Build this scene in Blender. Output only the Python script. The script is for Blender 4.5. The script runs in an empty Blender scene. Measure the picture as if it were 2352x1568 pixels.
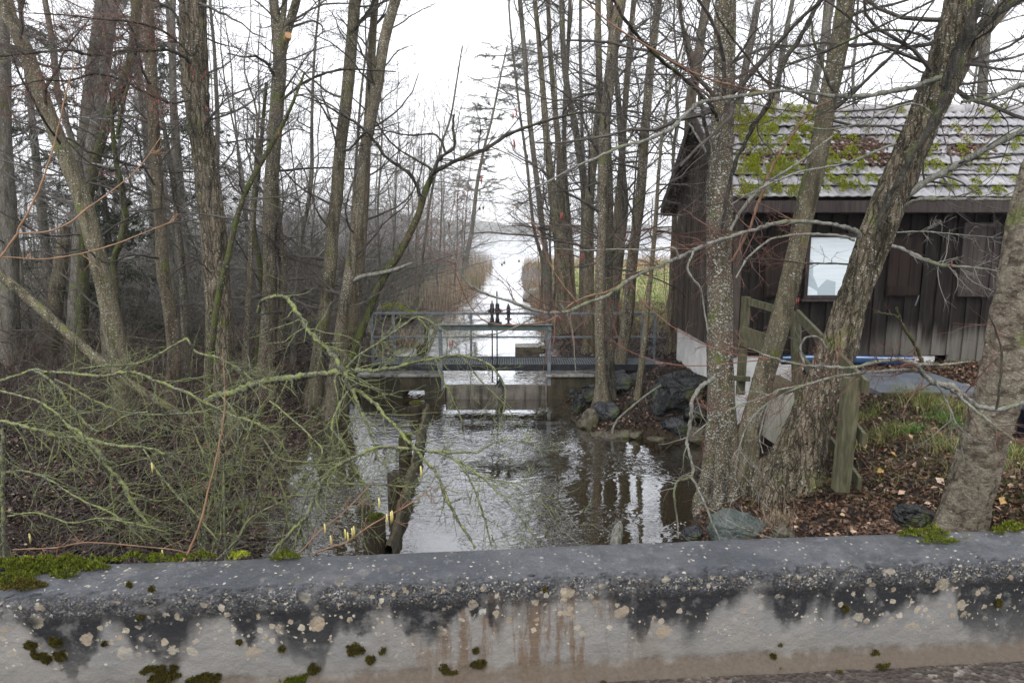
import bpy, math, random
import numpy as np
from mathutils import Vector, Matrix

# ---------------------------------------------------------------- camera, world, sun, exposure
SC = bpy.context.scene
COL = SC.collection
PITCH = math.radians(9.0)
CAMZ = 3.35
FPX = 1568.0                    # focal length in units of a 2352-wide picture
cam_d = bpy.data.cameras.new("camera"); cam = bpy.data.objects.new("camera", cam_d); COL.objects.link(cam)
cam_d.sensor_width = 36.0; cam_d.lens = 24.0; cam_d.clip_start = 0.05; cam_d.clip_end = 6000
cam.location = (0, 0, CAMZ); cam.rotation_euler = (math.pi/2 - PITCH, 0, 0)
SC.camera = cam

SUN_EL, SUN_AZ = math.radians(48), math.radians(200)
world = bpy.data.worlds.new("World"); SC.world = world; world.use_nodes = True
nt = world.node_tree; nt.nodes.clear()
sky = nt.nodes.new('ShaderNodeTexSky'); sky.sky_type = 'NISHITA'; sky.sun_disc = False
sky.sun_elevation = SUN_EL; sky.sun_rotation = SUN_AZ
sky.air_density = 1.0; sky.dust_density = 4.0; sky.ozone_density = 1.0
# overcast: the cloud layer takes nearly all the blue out of the sky and evens it
hs = nt.nodes.new('ShaderNodeHueSaturation'); hs.inputs['Saturation'].default_value = 0.22
mixc = nt.nodes.new('ShaderNodeMix'); mixc.data_type = 'RGBA'; mixc.inputs[0].default_value = 0.7
mixc.inputs[7].default_value = (9.0, 9.15, 9.6, 1)
bg = nt.nodes.new('ShaderNodeBackground'); bg.inputs[1].default_value = 0.125
wo = nt.nodes.new('ShaderNodeOutputWorld')
nt.links.new(sky.outputs[0], hs.inputs['Color']); nt.links.new(hs.outputs[0], mixc.inputs[6])
nt.links.new(mixc.outputs[2], bg.inputs[0]); nt.links.new(bg.outputs[0], wo.inputs[0])

sun_d = bpy.data.lights.new("sun", 'SUN'); sun = bpy.data.objects.new("sun", sun_d); COL.objects.link(sun)
sun_d.energy = 0.6; sun_d.angle = math.radians(25); sun_d.color = (1.0, 0.97, 0.92)
sdir = Vector((math.sin(SUN_AZ)*math.cos(SUN_EL), math.cos(SUN_AZ)*math.cos(SUN_EL), math.sin(SUN_EL)))
sun.rotation_euler = sdir.to_track_quat('Z', 'Y').to_euler(); sun.location = (0, -5, 20)
SC.view_settings.view_transform = 'Standard'; SC.view_settings.look = 'None'
SC.view_settings.gamma = 1; SC.view_settings.exposure = 0.97
try: SC.view_settings.use_curve_mapping = False
except Exception: pass
SC.cycles.max_bounces = 5; SC.cycles.diffuse_bounces = 2; SC.cycles.glossy_bounces = 3
SC.cycles.transparent_max_bounces = 6; SC.cycles.transmission_bounces = 2; SC.cycles.volume_bounces = 0
SC.cycles.caustics_reflective = False; SC.cycles.caustics_refractive = False

# ---------------------------------------------------------------- helpers
HAZE = 0.00038
def ray(px, py):
    x = (px-1176)/FPX; y = (784-py)/FPX
    return np.array([x, math.cos(PITCH)+y*math.sin(PITCH), -math.sin(PITCH)+y*math.cos(PITCH)])
CAM0 = np.array([0, 0, CAMZ])
def at(px, py, Y):
    d = ray(px, py); return CAM0 + d*(Y/d[1])
def onz(px, py, z):
    d = ray(px, py); return CAM0 + d*((z-CAMZ)/d[2])
def mpp(Y, py=700): return Y/ray(1176, py)[1]/FPX      # metres per picture unit at distance Y

def smooth(a, b, x):
    t = np.clip((np.asarray(x, float)-a)/(b-a), 0, 1); return t*t*(3-2*t)
_r = np.random.default_rng(3)
_G = _r.normal(size=(64, 64))
def vnoise(x, y):
    x = np.asarray(x, float); y = np.asarray(y, float)
    xi = np.floor(x).astype(int); yi = np.floor(y).astype(int); fx = x-xi; fy = y-yi
    fx = fx*fx*(3-2*fx); fy = fy*fy*(3-2*fy)
    g = lambda a, b: _G[a % 64, b % 64]
    return (g(xi, yi)*(1-fx)+g(xi+1, yi)*fx)*(1-fy)+(g(xi, yi+1)*(1-fx)+g(xi+1, yi+1)*fx)*fy

def tag(o, label=None, cat=None, group=None, kind=None):
    if label: o['label'] = label
    if cat: o['category'] = cat
    if group: o['group'] = group
    if kind: o['kind'] = kind
    return o
def thing(name, label, cat, loc, group=None):
    o = bpy.data.objects.new(name, None); COL.objects.link(o); o.location = tuple(float(c) for c in loc)
    o.empty_display_size = 0.1
    return tag(o, label, cat, group)

class MB:
    """collects vertices and faces (as arrays) and links them as one mesh object"""
    def __init__(s): s.V = []; s.Q = []; s.T = []; s.n = 0
    def add(s, V, Q=None, T=None):
        V = np.asarray(V, float).reshape(-1, 3)
        if Q is not None and len(Q): s.Q.append(np.asarray(Q, int).reshape(-1, 4)+s.n)
        if T is not None and len(T): s.T.append(np.asarray(T, int).reshape(-1, 3)+s.n)
        s.V.append(V); s.n += len(V); return s
    def box(s, lo, hi, M=None):
        a = np.array([[x, y, z] for z in (lo[2], hi[2]) for y in (lo[1], hi[1]) for x in (lo[0], hi[0])], float)
        if M is not None: a = a @ np.array(M)[:3, :3].T + np.array(M)[:3, 3]
        return s.add(a, [[0, 2, 3, 1], [4, 5, 7, 6], [0, 1, 5, 4], [2, 6, 7, 3], [0, 4, 6, 2], [1, 3, 7, 5]])
    def bar(s, p, q, w, h, up=(0, 0, 1), bev=0.0):
        """rectangular bar from p to q, w across, h along up"""
        p = np.array(p, float); q = np.array(q, float); t = q-p; L = np.linalg.norm(t); t /= L
        up = np.array(up, float); sd = np.cross(t, up); n_ = np.linalg.norm(sd)
        if n_ < 1e-4: sd = np.cross(t, [0, 1, 0]); n_ = np.linalg.norm(sd)
        sd /= n_; u = np.cross(sd, t)
        b = bev if bev else min(w, h)*0.08
        ring = [(-w/2+b, -h/2), (w/2-b, -h/2), (w/2, -h/2+b), (w/2, h/2-b), (w/2-b, h/2), (-w/2+b, h/2), (-w/2, h/2-b), (-w/2, -h/2+b)]
        V = [p+sd*x+u*y for x, y in ring]+[q+sd*x+u*y for x, y in ring]
        Q = [[i, (i+1) % 8, (i+1) % 8+8, i+8] for i in range(8)]
        Q += [[7, 6, 1, 0], [6, 5, 2, 1], [5, 4, 3, 2], [8, 9, 14, 15], [9, 10, 13, 14], [10, 11, 12, 13]]
        return s.add(V, Q)
    def lathe(s, c, prof, n=16):
        c = np.array(c, float); a = np.arange(n)*2*math.pi/n
        V = [c+np.array([r*math.cos(t), r*math.sin(t), z]) for r, z in prof for t in a]
        Q = [[k*n+i, k*n+(i+1) % n, (k+1)*n+(i+1) % n, (k+1)*n+i] for k in range(len(prof)-1) for i in range(n)]
        return s.add(V, Q)
    def poly_prism(s, pts, d):
        """planar polygon pts (3D) extruded by vector d"""
        n = len(pts); P = [np.array(p, float) for p in pts]; d = np.array(d, float)
        V = P+[p+d for p in P]
        Q = [[i, (i+1) % n, (i+1) % n+n, i+n] for i in range(n)]
        T = [[0, i+1, i] for i in range(1, n-1)]+[[n, n+i, n+i+1] for i in range(1, n-1)]
        return s.add(V, Q, T)
    def tubes(s, P, R, sides=3, cap=False):
        P = np.asarray(P, float); R = np.asarray(R, float); n, K, _ = P.shape
        if n == 0: return s
        t = np.empty_like(P); t[:, 1:-1] = P[:, 2:]-P[:, :-2]; t[:, 0] = P[:, 1]-P[:, 0]; t[:, -1] = P[:, -1]-P[:, -2]
        t /= np.linalg.norm(t, axis=2, keepdims=True)+1e-9
        m = np.abs(t.mean(1)); ref = np.zeros((n, 3)); ref[np.arange(n), m.argmin(1)] = 1
        u = np.cross(t, ref[:, None, :]); u /= np.linalg.norm(u, axis=2, keepdims=True)+1e-9
        v = np.cross(t, u)
        a = np.arange(sides)*2*math.pi/sides
        V = P[:, :, None, :]+R[:, :, None, None]*(np.cos(a)[None, None, :, None]*u[:, :, None, :]+np.sin(a)[None, None, :, None]*v[:, :, None, :])
        base = (np.arange(n)*K*sides)[:, None, None]; k = (np.arange(K-1)*sides)[None, :, None]; i = np.arange(sides)[None, None, :]; j = (i+1) % sides
        Q = np.stack([base+k+i, base+k+j, base+k+sides+j, base+k+sides+i], -1).reshape(-1, 4)
        T = []
        if cap:
            for b in range(n):
                for e in (0, K-1):
                    o = b*K*sides+e*sides
                    for q in range(1, sides-1): T.append([o, o+q, o+q+1] if e else [o, o+q+1, o+q])
        return s.add(V.reshape(-1, 3), Q, T)
    def build(s, name, mat, parent=None, smooth_=False, loc=None, **tags):
        V = np.concatenate(s.V) if s.V else np.zeros((0, 3))
        if parent is not None: off = np.array(parent.matrix_world.translation) if parent.parent else np.array(parent.location)
        elif loc is not None: off = np.array(loc, float)
        else: off = np.zeros(3)
        if parent is not None and parent.get('_off') is not None: off = np.array(parent['_off'])
        V = V-off
        Q = np.concatenate(s.Q) if s.Q else np.zeros((0, 4), int); T = np.concatenate(s.T) if s.T else np.zeros((0, 3), int)
        me = bpy.data.meshes.new(name)
        nl = Q.size+T.size; npoly = len(Q)+len(T)
        me.vertices.add(len(V)); me.loops.add(nl); me.polygons.add(npoly)
        me.vertices.foreach_set('co', V.astype(np.float32).ravel())
        me.loops.foreach_set('vertex_index', np.concatenate([Q.ravel(), T.ravel()]).astype(np.int32))
        st = np.concatenate([np.arange(len(Q))*4, Q.size+np.arange(len(T))*3]).astype(np.int32)
        me.polygons.foreach_set('loop_start', st)
        me.polygons.foreach_set('use_smooth', np.full(npoly, bool(smooth_)))
        me.update(calc_edges=True)
        if mat is not None: me.materials.append(mat)
        o = bpy.data.objects.new(name, me); COL.objects.link(o)
        if parent is not None: o.parent = parent
        else: o.location = off
        if tags: tag(o, **tags)
        return o

def sub_of(parent_obj):
    """vertices of a sub-part are stored relative to the thing's base: every part has its origin there"""
    return parent_obj
def build_under(mb, name, mat, part, root, smooth_=False, label=None):
    o = mb.build(name, mat, root, smooth_); o.parent = part
    if label: o['label'] = label
    return o

# ---------------------------------------------------------------- material helpers
class NT:
    def __init__(s, name):
        s.m = bpy.data.materials.new(name); s.m.use_nodes = True; s.t = s.m.node_tree; s.t.nodes.clear()
        s.out = s.n('ShaderNodeOutputMaterial')
    def n(s, typ, **kw):
        o = s.t.nodes.new(typ)
        for k, v in kw.items(): setattr(o, k, v)
        return o
    def put(s, sock, v):
        if v is None: return
        if isinstance(v, bpy.types.NodeSocket): s.t.links.new(v, sock)
        else:
            if isinstance(v, tuple) and len(v) == 3 and sock.type == 'RGBA': v = v+(1,)
            sock.default_value = v
    def coord(s, scale=(1, 1, 1), kind='Object', rot=(0, 0, 0)):
        tc = s.n('ShaderNodeTexCoord'); mp = s.n('ShaderNodeMapping'); mp.inputs['Scale'].default_value = scale
        mp.inputs['Rotation'].default_value = rot
        s.t.links.new(tc.outputs[kind], mp.inputs[0]); return mp.outputs[0]
    def noise(s, vec, scale, detail=4, rough=.55, dist=0, out=0):
        o = s.n('ShaderNodeTexNoise'); s.put(o.inputs['Vector'], vec); o.inputs['Scale'].default_value = scale
        o.inputs['Detail'].default_value = detail; o.inputs['Roughness'].default_value = rough; o.inputs['Distortion'].default_value = dist
        return o.outputs[out]
    def vor(s, vec, scale, feature='F1', rnd=1.0, out='Distance'):
        o = s.n('ShaderNodeTexVoronoi', feature=feature); s.put(o.inputs['Vector'], vec); o.inputs['Scale'].default_value = scale
        o.inputs['Randomness'].default_value = rnd; return o.outputs[out]
    def math(s, op, a, b=0.0, c=None, clamp=False):
        o = s.n('ShaderNodeMath', operation=op, use_clamp=clamp); s.put(o.inputs[0], a); s.put(o.inputs[1], b)
        if c is not None: s.put(o.inputs[2], c)
        return o.outputs[0]
    def ramp(s, v, a, b, lo=0.0, hi=1.0):
        o = s.n('ShaderNodeMapRange', interpolation_type='SMOOTHSTEP'); s.put(o.inputs[0], v)
        s.put(o.inputs[1], a); s.put(o.inputs[2], b); s.put(o.inputs[3], lo); s.put(o.inputs[4], hi); return o.outputs[0]
    def cr(s, v, stops):
        o = s.n('ShaderNodeValToRGB'); s.put(o.inputs[0], v); e = o.color_ramp.elements
        while len(e) < len(stops): e.new(0.5)
        for i, (p, c) in enumerate(stops): e[i].position = p; e[i].color = tuple(c)+(1,)
        return o.outputs[0]
    def mix(s, f, a, b, mode='MIX'):
        o = s.n('ShaderNodeMix', data_type='RGBA', blend_type=mode); s.put(o.inputs[0], f); s.put(o.inputs[6], a); s.put(o.inputs[7], b); return o.outputs[2]
    def sep(s, v):
        o = s.n('ShaderNodeSeparateXYZ'); s.put(o.inputs[0], v); return o.outputs
    def comb(s, x, y, z):
        o = s.n('ShaderNodeCombineXYZ'); s.put(o.inputs[0], x); s.put(o.inputs[1], y); s.put(o.inputs[2], z); return o.outputs[0]
    def bump(s, h, strength=.5, dist=.02, nrm=None):
        o = s.n('ShaderNodeBump'); o.inputs['Strength'].default_value = strength; o.inputs['Distance'].default_value = dist
        s.put(o.inputs['Height'], h); s.put(o.inputs['Normal'], nrm); return o.outputs[0]
    def geo(s, name): return s.n('ShaderNodeNewGeometry').outputs[name]
    def pbr(s, col, rough=.7, nrm=None, spec=.5, metal=0.0, coat=0.0):
        p = s.n('ShaderNodeBsdfPrincipled'); s.put(p.inputs['Base Color'], col); s.put(p.inputs['Roughness'], rough)
        s.put(p.inputs['Normal'], nrm); s.put(p.inputs['Specular IOR Level'], spec); s.put(p.inputs['Metallic'], metal)
        if coat: p.inputs['Coat Weight'].default_value = coat; p.inputs['Coat Roughness'].default_value = .15
        s.t.links.new(p.outputs[0], s.out.inputs[0]); return s.m

def bark(name, c1, c2, spot=(.42, .45, .38), spot_amt=.25, moss=.0, mosscol=(.10, .13, .02), sc=1.0, ridge=1.0, wet=.75, bri=1.0, mossf=.55, mscale=3.5, crack=0.0, zs=.22):
    c1 = tuple(x*bri for x in c1); c2 = tuple(x*bri for x in c2)
    t = NT(name); v = t.coord((1, 1, zs)); vo = t.coord()
    n1 = t.noise(v, 9*sc, 5, .6, .4); n2 = t.noise(v, 45*sc, 4, .65)
    big = t.noise(vo, 1.3, 3)
    base = t.mix(t.ramp(n1, .35, .65), c1, c2)
    base = t.mix(t.ramp(n2, .35, .7, 0, .55), base, tuple(x*.35 for x in c1))
    # pale crustose lichen spots
    dv = t.noise(vo, 20*sc, 2, .5, out=1)
    vv = t.n('ShaderNodeMix', data_type='VECTOR'); vv.inputs[0].default_value = .04
    t.put(vv.inputs[4], vo); t.put(vv.inputs[5], dv)
    vsp = t.n('ShaderNodeVectorMath', operation='MULTIPLY'); t.put(vsp.inputs[0], vv.outputs[1]); vsp.inputs[1].default_value = (1, 1, 1.7)
    cells = t.vor(vsp.outputs[0], 26*sc); cc = t.vor(vsp.outputs[0], 26*sc, out='Color')
    sel = t.math('LESS_THAN', t.sep(cc)[0], spot_amt)
    dens = t.ramp(t.noise(vo, 2.2, 3), .38, .62)
    sp = t.math('MULTIPLY', t.math('MULTIPLY', t.ramp(cells, .22, .38, 1, 0), sel), dens)
    cells2 = t.vor(vv.outputs[1], 70*sc); cc2 = t.vor(vv.outputs[1], 70*sc, out='Color')
    sp2 = t.math('MULTIPLY', t.ramp(cells2, .2, .4, 1, 0), t.math('LESS_THAN', t.sep(cc2)[1], spot_amt*.9))
    spm = t.math('MAXIMUM', sp, sp2)
    base = t.mix(spm, base, spot)
    if moss > 0:
        mm = t.ramp(t.math('ADD', t.noise(vo, mscale, 4), t.math('MULTIPLY', t.sep(t.geo('Normal'))[2], .12)), .62-moss*.35, .74-moss*.3)
        base = t.mix(t.math('MULTIPLY', mm, mossf), base, t.mix(t.noise(vo, 60, 2), tuple(x*.6 for x in mosscol), tuple(min(1, x*1.7) for x in mosscol)))
    h = t.math('ADD', t.math('MULTIPLY', n1, .8*ridge), t.math('MULTIPLY', n2, .6))
    h = t.math('ADD', h, t.math('MULTIPLY', spm, .15))
    base = t.mix(t.ramp(n1, .30, .48, .75, 0), base, tuple(x*.28 for x in c1))  # furrows darkened in the colour, standing in for their shade
    if crack:
        wv = t.n('ShaderNodeMix', data_type='VECTOR'); wv.inputs[0].default_value = .10
        t.put(wv.inputs[4], v); t.put(wv.inputs[5], t.noise(v, 12*sc, 3, .6, out=1))
        ce = t.n('ShaderNodeTexVoronoi', feature='DISTANCE_TO_EDGE'); t.put(ce.inputs['Vector'], wv.outputs[1]); ce.inputs['Scale'].default_value = 17*sc
        ck = t.ramp(ce.outputs['Distance'], .0, .13); base = t.mix(t.math('MULTIPLY', t.math('SUBTRACT', 1.0, ck), crack), base, tuple(x*.22 for x in c1))
        h = t.math('ADD', h, t.math('MULTIPLY', ck, .9*crack))
    return t.pbr(base, wet, t.bump(h, 1.0, .045/sc), .14)

M = {}
M['alder'] = bark('bark_alder', (.088, .077, .05), (.15, .13, .085), (.50, .52, .46), .38, .14, sc=1.0, bri=1.3)
M['alder_brown'] = bark('bark_alder_brown', (.092, .076, .052), (.15, .125, .088), (.46, .46, .38), .3, .12, bri=1.25)
M['alder_dark'] = bark('bark_alder_dark', (.062, .056, .045), (.11, .1, .075), (.42, .44, .39), .38, .15, bri=1.2)
M['alder_lichen'] = bark('bark_alder_lichened', (.085, .072, .05), (.145, .12, .08), (.54, .56, .51), .95, .14, sc=.8, bri=1.2)
M['alder_spot'] = bark('bark_alder_spotted', (.085, .072, .05), (.145, .12, .08), (.54, .56, .50), .62, .12, sc=1.1, bri=1.25)
M['rough'] = bark('bark_rough', (.088, .074, .05), (.17, .14, .098), (.50, .51, .46), .42, .14, sc=1.1, ridge=1.6, crack=.6, zs=.2, bri=1.3)
M['mossy'] = bark('bark_mossy', (.06, .055, .035), (.10, .09, .05), (.36, .42, .30), .25, .42, (.06, .078, .016), mossf=.8, mscale=8)
M['rough_red'] = bark('bark_flaking', (.085, .07, .052), (.175, .155, .12), (.36, .35, .28), .10, .05, sc=1.2, ridge=1.4, crack=.0, zs=1.5, bri=1.6)
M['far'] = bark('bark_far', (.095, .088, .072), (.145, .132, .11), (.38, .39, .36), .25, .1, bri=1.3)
M['limb_pale'] = bark('bark_limb_pale', (.17, .165, .14), (.27, .265, .23), (.50, .52, .48), .5, .14, sc=2.2)
M['limb_dark'] = bark('bark_limb_dark', (.035, .032, .026), (.075, .068, .055), (.32, .33, .30), .16, .12, sc=2.2)
M['lichen'] = bark('bark_green_lichen', (.09, .085, .06), (.17, .165, .11), (.46, .53, .40), .95, .36, (.21, .235, .08), sc=2.4, mossf=.85, mscale=14)
M['lichen_twig'] = bark('twig_green_lichen', (.085, .08, .052), (.185, .18, .12), (.50, .58, .44), .9, .32, (.18, .21, .06), sc=4.0, mossf=.8, mscale=17)
def simple(name, c1, c2, scale=6, rough=.6, stretch=(1, 1, 1), bumpd=0.0, spec=.4, island=0.0, metal=0.0):
    spec = spec*.45 if max(c2) < .25 and not metal else spec
    t = NT(name); v = t.coord(stretch); n = t.noise(v, scale, 5, .6)
    c = t.mix(t.ramp(n, .3, .7), c1, c2)
    if island:
        r = t.geo('Random Per Island'); c = t.mix(t.math('MULTIPLY', r, island), c, (0.0, 0.0, 0.0))
    return t.pbr(c, rough, t.bump(t.noise(v, scale*6, 4), .6, bumpd) if bumpd else None, spec, metal)
M['twig'] = simple('twig_grey', (.060, .053, .046), (.125, .112, .098), 8, .6, island=.35)
M['twig_red'] = simple('twig_reddish', (.10, .055, .045), (.19, .10, .075), 8, .5, island=.3)
M['bramble'] = simple('bramble_stems', (.035, .028, .024), (.09, .072, .06), 8, .6, island=.5)
M['twig_pale'] = simple('twig_pale', (.15, .14, .12), (.26, .25, .22), 8, .5, island=.3)
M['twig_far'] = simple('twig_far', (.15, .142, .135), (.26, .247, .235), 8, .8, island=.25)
M['cane'] = simple('cane_orange', (.20, .11, .055), (.31, .18, .10), 10, .5)
M['cane_red'] = simple('cane_red', (.13, .05, .04), (.22, .09, .065), 10, .45)
M['cane_brown'] = simple('cane_brown', (.13, .07, .04), (.25, .14, .08), 14, .5)
M['catkin_red'] = simple('catkin_red', (.16, .03, .035), (.26, .06, .05), 20, .6)
M['catkin_yellow'] = simple('catkin_yellow', (.45, .40, .13), (.60, .52, .22), 60, .6)
M['cone'] = simple('cone_brown', (.05, .03, .02), (.09, .05, .035), 60, .7)

def leafmat(name, stops, rough=.38, spec=.28):
    t = NT(name); r = t.geo('Random Per Island'); c = t.cr(r, stops)
    c = t.mix(t.ramp(t.noise(t.coord(), 40, 2), .3, .8, 0, .5), c, (.03, .02, .014))
    return t.pbr(c, rough, None, spec)
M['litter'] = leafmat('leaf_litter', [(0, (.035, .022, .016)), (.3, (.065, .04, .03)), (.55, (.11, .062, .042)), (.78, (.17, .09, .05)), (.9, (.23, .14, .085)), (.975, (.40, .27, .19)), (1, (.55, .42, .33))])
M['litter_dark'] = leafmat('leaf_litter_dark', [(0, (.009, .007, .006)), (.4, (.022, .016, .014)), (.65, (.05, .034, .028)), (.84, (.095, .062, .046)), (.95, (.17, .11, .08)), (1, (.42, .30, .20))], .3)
M['grass'] = leafmat('grass_blades', [(0, (.06, .12, .02)), (.35, (.11, .18, .03)), (.6, (.19, .22, .05)), (.8, (.33, .28, .10)), (1, (.46, .36, .18))], .5)
M['grass_green'] = leafmat('grass_green', [(0, (.05, .14, .02)), (.6, (.09, .22, .03)), (1, (.15, .27, .05))], .5)
M['reed'] = leafmat('reed_blades', [(0, (.15, .115, .08)), (.4, (.30, .235, .16)), (.8, (.46, .38, .28)), (1, (.60, .52, .41))], .7, .2)
M['moss'] = leafmat('moss_tufts', [(0, (.035, .045, .006)), (.35, (.075, .09, .008)), (.7, (.13, .16, .012)), (.9, (.16, .22, .02)), (1, (.20, .15, .03))], .8, .15)
M['moss_brown'] = leafmat('moss_brown', [(0, (.04, .035, .008)), (.5, (.075, .06, .012)), (.85, (.10, .09, .015)), (1, (.14, .13, .02))], .85, .15)
M['moss_bright'] = leafmat('moss_bright', [(0, (.13, .17, .012)), (.45, (.27, .33, .02)), (.8, (.38, .43, .04)), (1, (.40, .30, .035))], .8, .15)
M['needles'] = leafmat('needles', [(0, (.012, .03, .014)), (.6, (.025, .055, .022)), (1, (.045, .08, .035))], .6, .3)
M['needles_misted'] = leafmat('needles_misted', [(0, (.14, .155, .13)), (1, (.24, .25, .21))], .8, .1)  # paleness of mist put into the needle colour

def catmull(P, K):
    """P (m,d) control points -> K points along them"""
    P = np.asarray(P, float)
    if len(P) == 2: P = np.array([P[0], (P[0]+P[1])/2, P[1]])
    seg = np.linalg.norm(np.diff(P[:, :3], axis=0), axis=1); s = np.concatenate([[0], np.cumsum(seg)])
    Q = np.vstack([2*P[0]-P[1], P, 2*P[-1]-P[-2]])
    out = []
    for u in np.linspace(0, s[-1], K):
        i = min(np.searchsorted(s, u, side='right')-1, len(P)-2); t = (u-s[i])/max(seg[i], 1e-9)
        a, b, c, d = Q[i], Q[i+1], Q[i+2], Q[i+3]
        out.append(.5*(2*b+(c-a)*t+(2*a-5*b+4*c-d)*t*t+(3*b-a-3*c+d)*t**3))
    return np.array(out)

def norm(v): return v/(np.linalg.norm(v, axis=-1, keepdims=True)+1e-9)
def grow(rng, S, D, L, R, K, wig=.15, trop=0.0, tip=.35):
    S = np.asarray(S, float); D = norm(np.asarray(D, float)); n = len(S)
    P = np.empty((n, K, 3)); P[:, 0] = S; d = D.copy(); L = np.broadcast_to(L, (n,)); R = np.broadcast_to(R, (n,))
    for k in range(1, K):
        d = norm(d+rng.normal(size=(n, 3))*wig+np.array([0, 0, trop]))
        P[:, k] = P[:, k-1]+d*(L/(K-1))[:, None]
    rad = R[:, None]*np.linspace(1, tip, K)[None, :]
    return P, rad
def kids(rng, P, R, m, t0=.15, t1=1.0, ang=(35, 70), rr=.6, flat=0.0):
    """m children on every path; returns start, direction, parent length, radius"""
    n, K, _ = P.shape
    idx = np.repeat(np.arange(n), m); t = rng.uniform(t0, t1, n*m)*(K-1)
    i = np.minimum(t.astype(int), K-2); f = (t-i)[:, None]
    S = P[idx, i]*(1-f)+P[idx, i+1]*f; T = norm(P[idx, i+1]-P[idx, i])
    r = rng.normal(size=(n*m, 3)); r[:, 2] *= (1-flat); r -= (r*T).sum(1, keepdims=True)*T; r = norm(r)
    a = np.radians(rng.uniform(ang[0], ang[1], n*m))[:, None]
    D = np.cos(a)*T+np.sin(a)*r
    L = np.linalg.norm(np.diff(P, axis=1), axis=2).sum(1)[idx]
    Rr = (R[idx, i]*(1-f[:, 0])+R[idx, i+1]*f[:, 0])*rr
    return S, D, L, Rr, t/(K-1)
# ---------------------------------------------------------------- terrain, water, far shore
_yl = [2, 5, 7.5, 10, 12, 13.5, 15, 18, 26, 42, 60, 75, 90]; _xl = [-2.3, -2.6, -2.9, -3.2, -3.4, -3.3, -3.25, -3.05, -2.55, -2.15, -2.2, -2.8, -3.5]
_yr = [2, 5, 7, 8.2, 10, 10.7, 11.1, 12, 13.5, 15, 18, 30, 42, 60, 75, 90]; _xr = [1.7, 1.8, 1.95, 2.35, 3.0, 3.0, 1.55, 1.2, 1.12, 1.05, 1.05, .85, .45, .75, 1.3, 2.5]
def xl(y): return np.interp(y, _yl, _xl)+.10*vnoise(np.asarray(y)*2.1, 3.3)
def xr(y): return np.interp(y, _yr, _xr)+.07*vnoise(np.asarray(y)*2.3, 9.1)
def terr(x, y):
    x = np.asarray(x, float); y = np.asarray(y, float)
    up = smooth(13.4, 14.0, y)*.23                                 # the upper pond stands higher than the basin
    lump = .05*vnoise(x*1.7, y*1.7)+.025*vnoise(x*4.3+7, y*4.3)
    dl = xl(y)-x
    hl = np.where(dl < 0, .02+dl*1.1, .03+.42*smooth(0, 1.7, dl)+.10*smooth(1.5, 9, dl))
    hl = hl+up*np.where(dl < 0, 1, 1-.75*smooth(0, 1.5, dl))
    hl = hl+lump*smooth(-.3, .8, dl)*1.3
    dr = x-xr(y)
    P1 = 1.34+.12*smooth(5.8, 4.0, y)
    near = np.minimum(.04+.52*np.maximum(dr, 0), P1)+.0*y
    near = P1-np.sqrt((P1-near)**2+.02)+.05
    farr = .04+.12*np.minimum(np.maximum(dr, 0), 3)+.34*smooth(.15, 1.9, dr)*smooth(14.2, 13.4, y)+.34*smooth(0, .6, dr)*smooth(13.4, 14.2, y)
    farr = farr+(1.30-farr)*smooth(3.5, 5.2, x)*smooth(16.5, 14, y)
    w = smooth(10.0, 11.2, y)
    hr = near*(1-w)+farr*w
    hr = np.where(dr < 0, .02-np.abs(dr)*1.1, hr)+up*np.where(dr < 0, 1, .45*smooth(1.2, 0, dr))
    hr = hr+lump*smooth(0, .5, dr)
    # keep the shed's paved yard level
    yard = smooth(4.3, 4.7, x)*smooth(8.0, 8.35, y)*smooth(16, 14, y)
    hr = hr*(1-yard)+1.34*yard
    h = np.where(x < (xl(y)+xr(y))/2, hl, hr)
    h = np.maximum(h, -.45+up*.6)
    lake = smooth(66, 84, y+ .06*np.abs(x)+3*vnoise(x*.12, 2.2)-60*smooth(-5, -14, x))
    h = h-1.3*lake
    return h
def hit(px, py, lo=2.6, hi=80):
    d = ray(px, py); Y = np.linspace(lo, hi, 4000)
    X = d[0]/d[1]*Y; Z = CAMZ+d[2]/d[1]*Y
    g = terr(X, Y); k = np.argmax(Z <= g)
    if Z[k] > g[k]: k = len(Y)-1
    return np.array([X[k], Y[k], g[k]])

# ground: one sheet, fine near the camera
gx = np.concatenate([-np.geomspace(90, 9, 70), np.linspace(-8.9, 8.9, 240), np.geomspace(9, 90, 70)])
gy = np.concatenate([np.linspace(2.75, 18, 240), np.geomspace(18.1, 110, 150)])
GX, GY = np.meshgrid(gx, gy); GZ = terr(GX, GY)
nx, ny = len(gx), len(gy)
ii = (np.arange(ny-1)[:, None]*nx+np.arange(nx-1)[None, :]).ravel()
mb = MB().add(np.stack([GX, GY, GZ], -1).reshape(-1, 3), np.stack([ii, ii+1, ii+1+nx, ii+nx], -1))
t = NT('forest_soil'); v = t.coord()
n1 = t.noise(v, 1.2, 5, .6); n2 = t.noise(v, 14, 5, .65); vc = t.vor(v, 16, out='Color'); vd = t.vor(v, 16)
c = t.cr(t.sep(vc)[0], [(0, (.012, .009, .007)), (.45, (.028, .02, .015)), (.8, (.06, .038, .026)), (1, (.12, .078, .05))])
c = t.mix(t.ramp(n2, .3, .75), (.016, .012, .009), c)
p = t.sep(t.geo('Position'))
mead = t.math('MULTIPLY', t.ramp(p[1], 17.5, 22), t.ramp(p[0], 2.2, 3.4))
gcol = t.mix(t.ramp(t.noise(v, .35, 4), .35, .65), (.16, .22, .035), (.28, .25, .09))
gcol = t.mix(t.ramp(p[1], 40, 58), gcol, (.38, .27, .15))
c = t.mix(mead, c, gcol)
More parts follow.
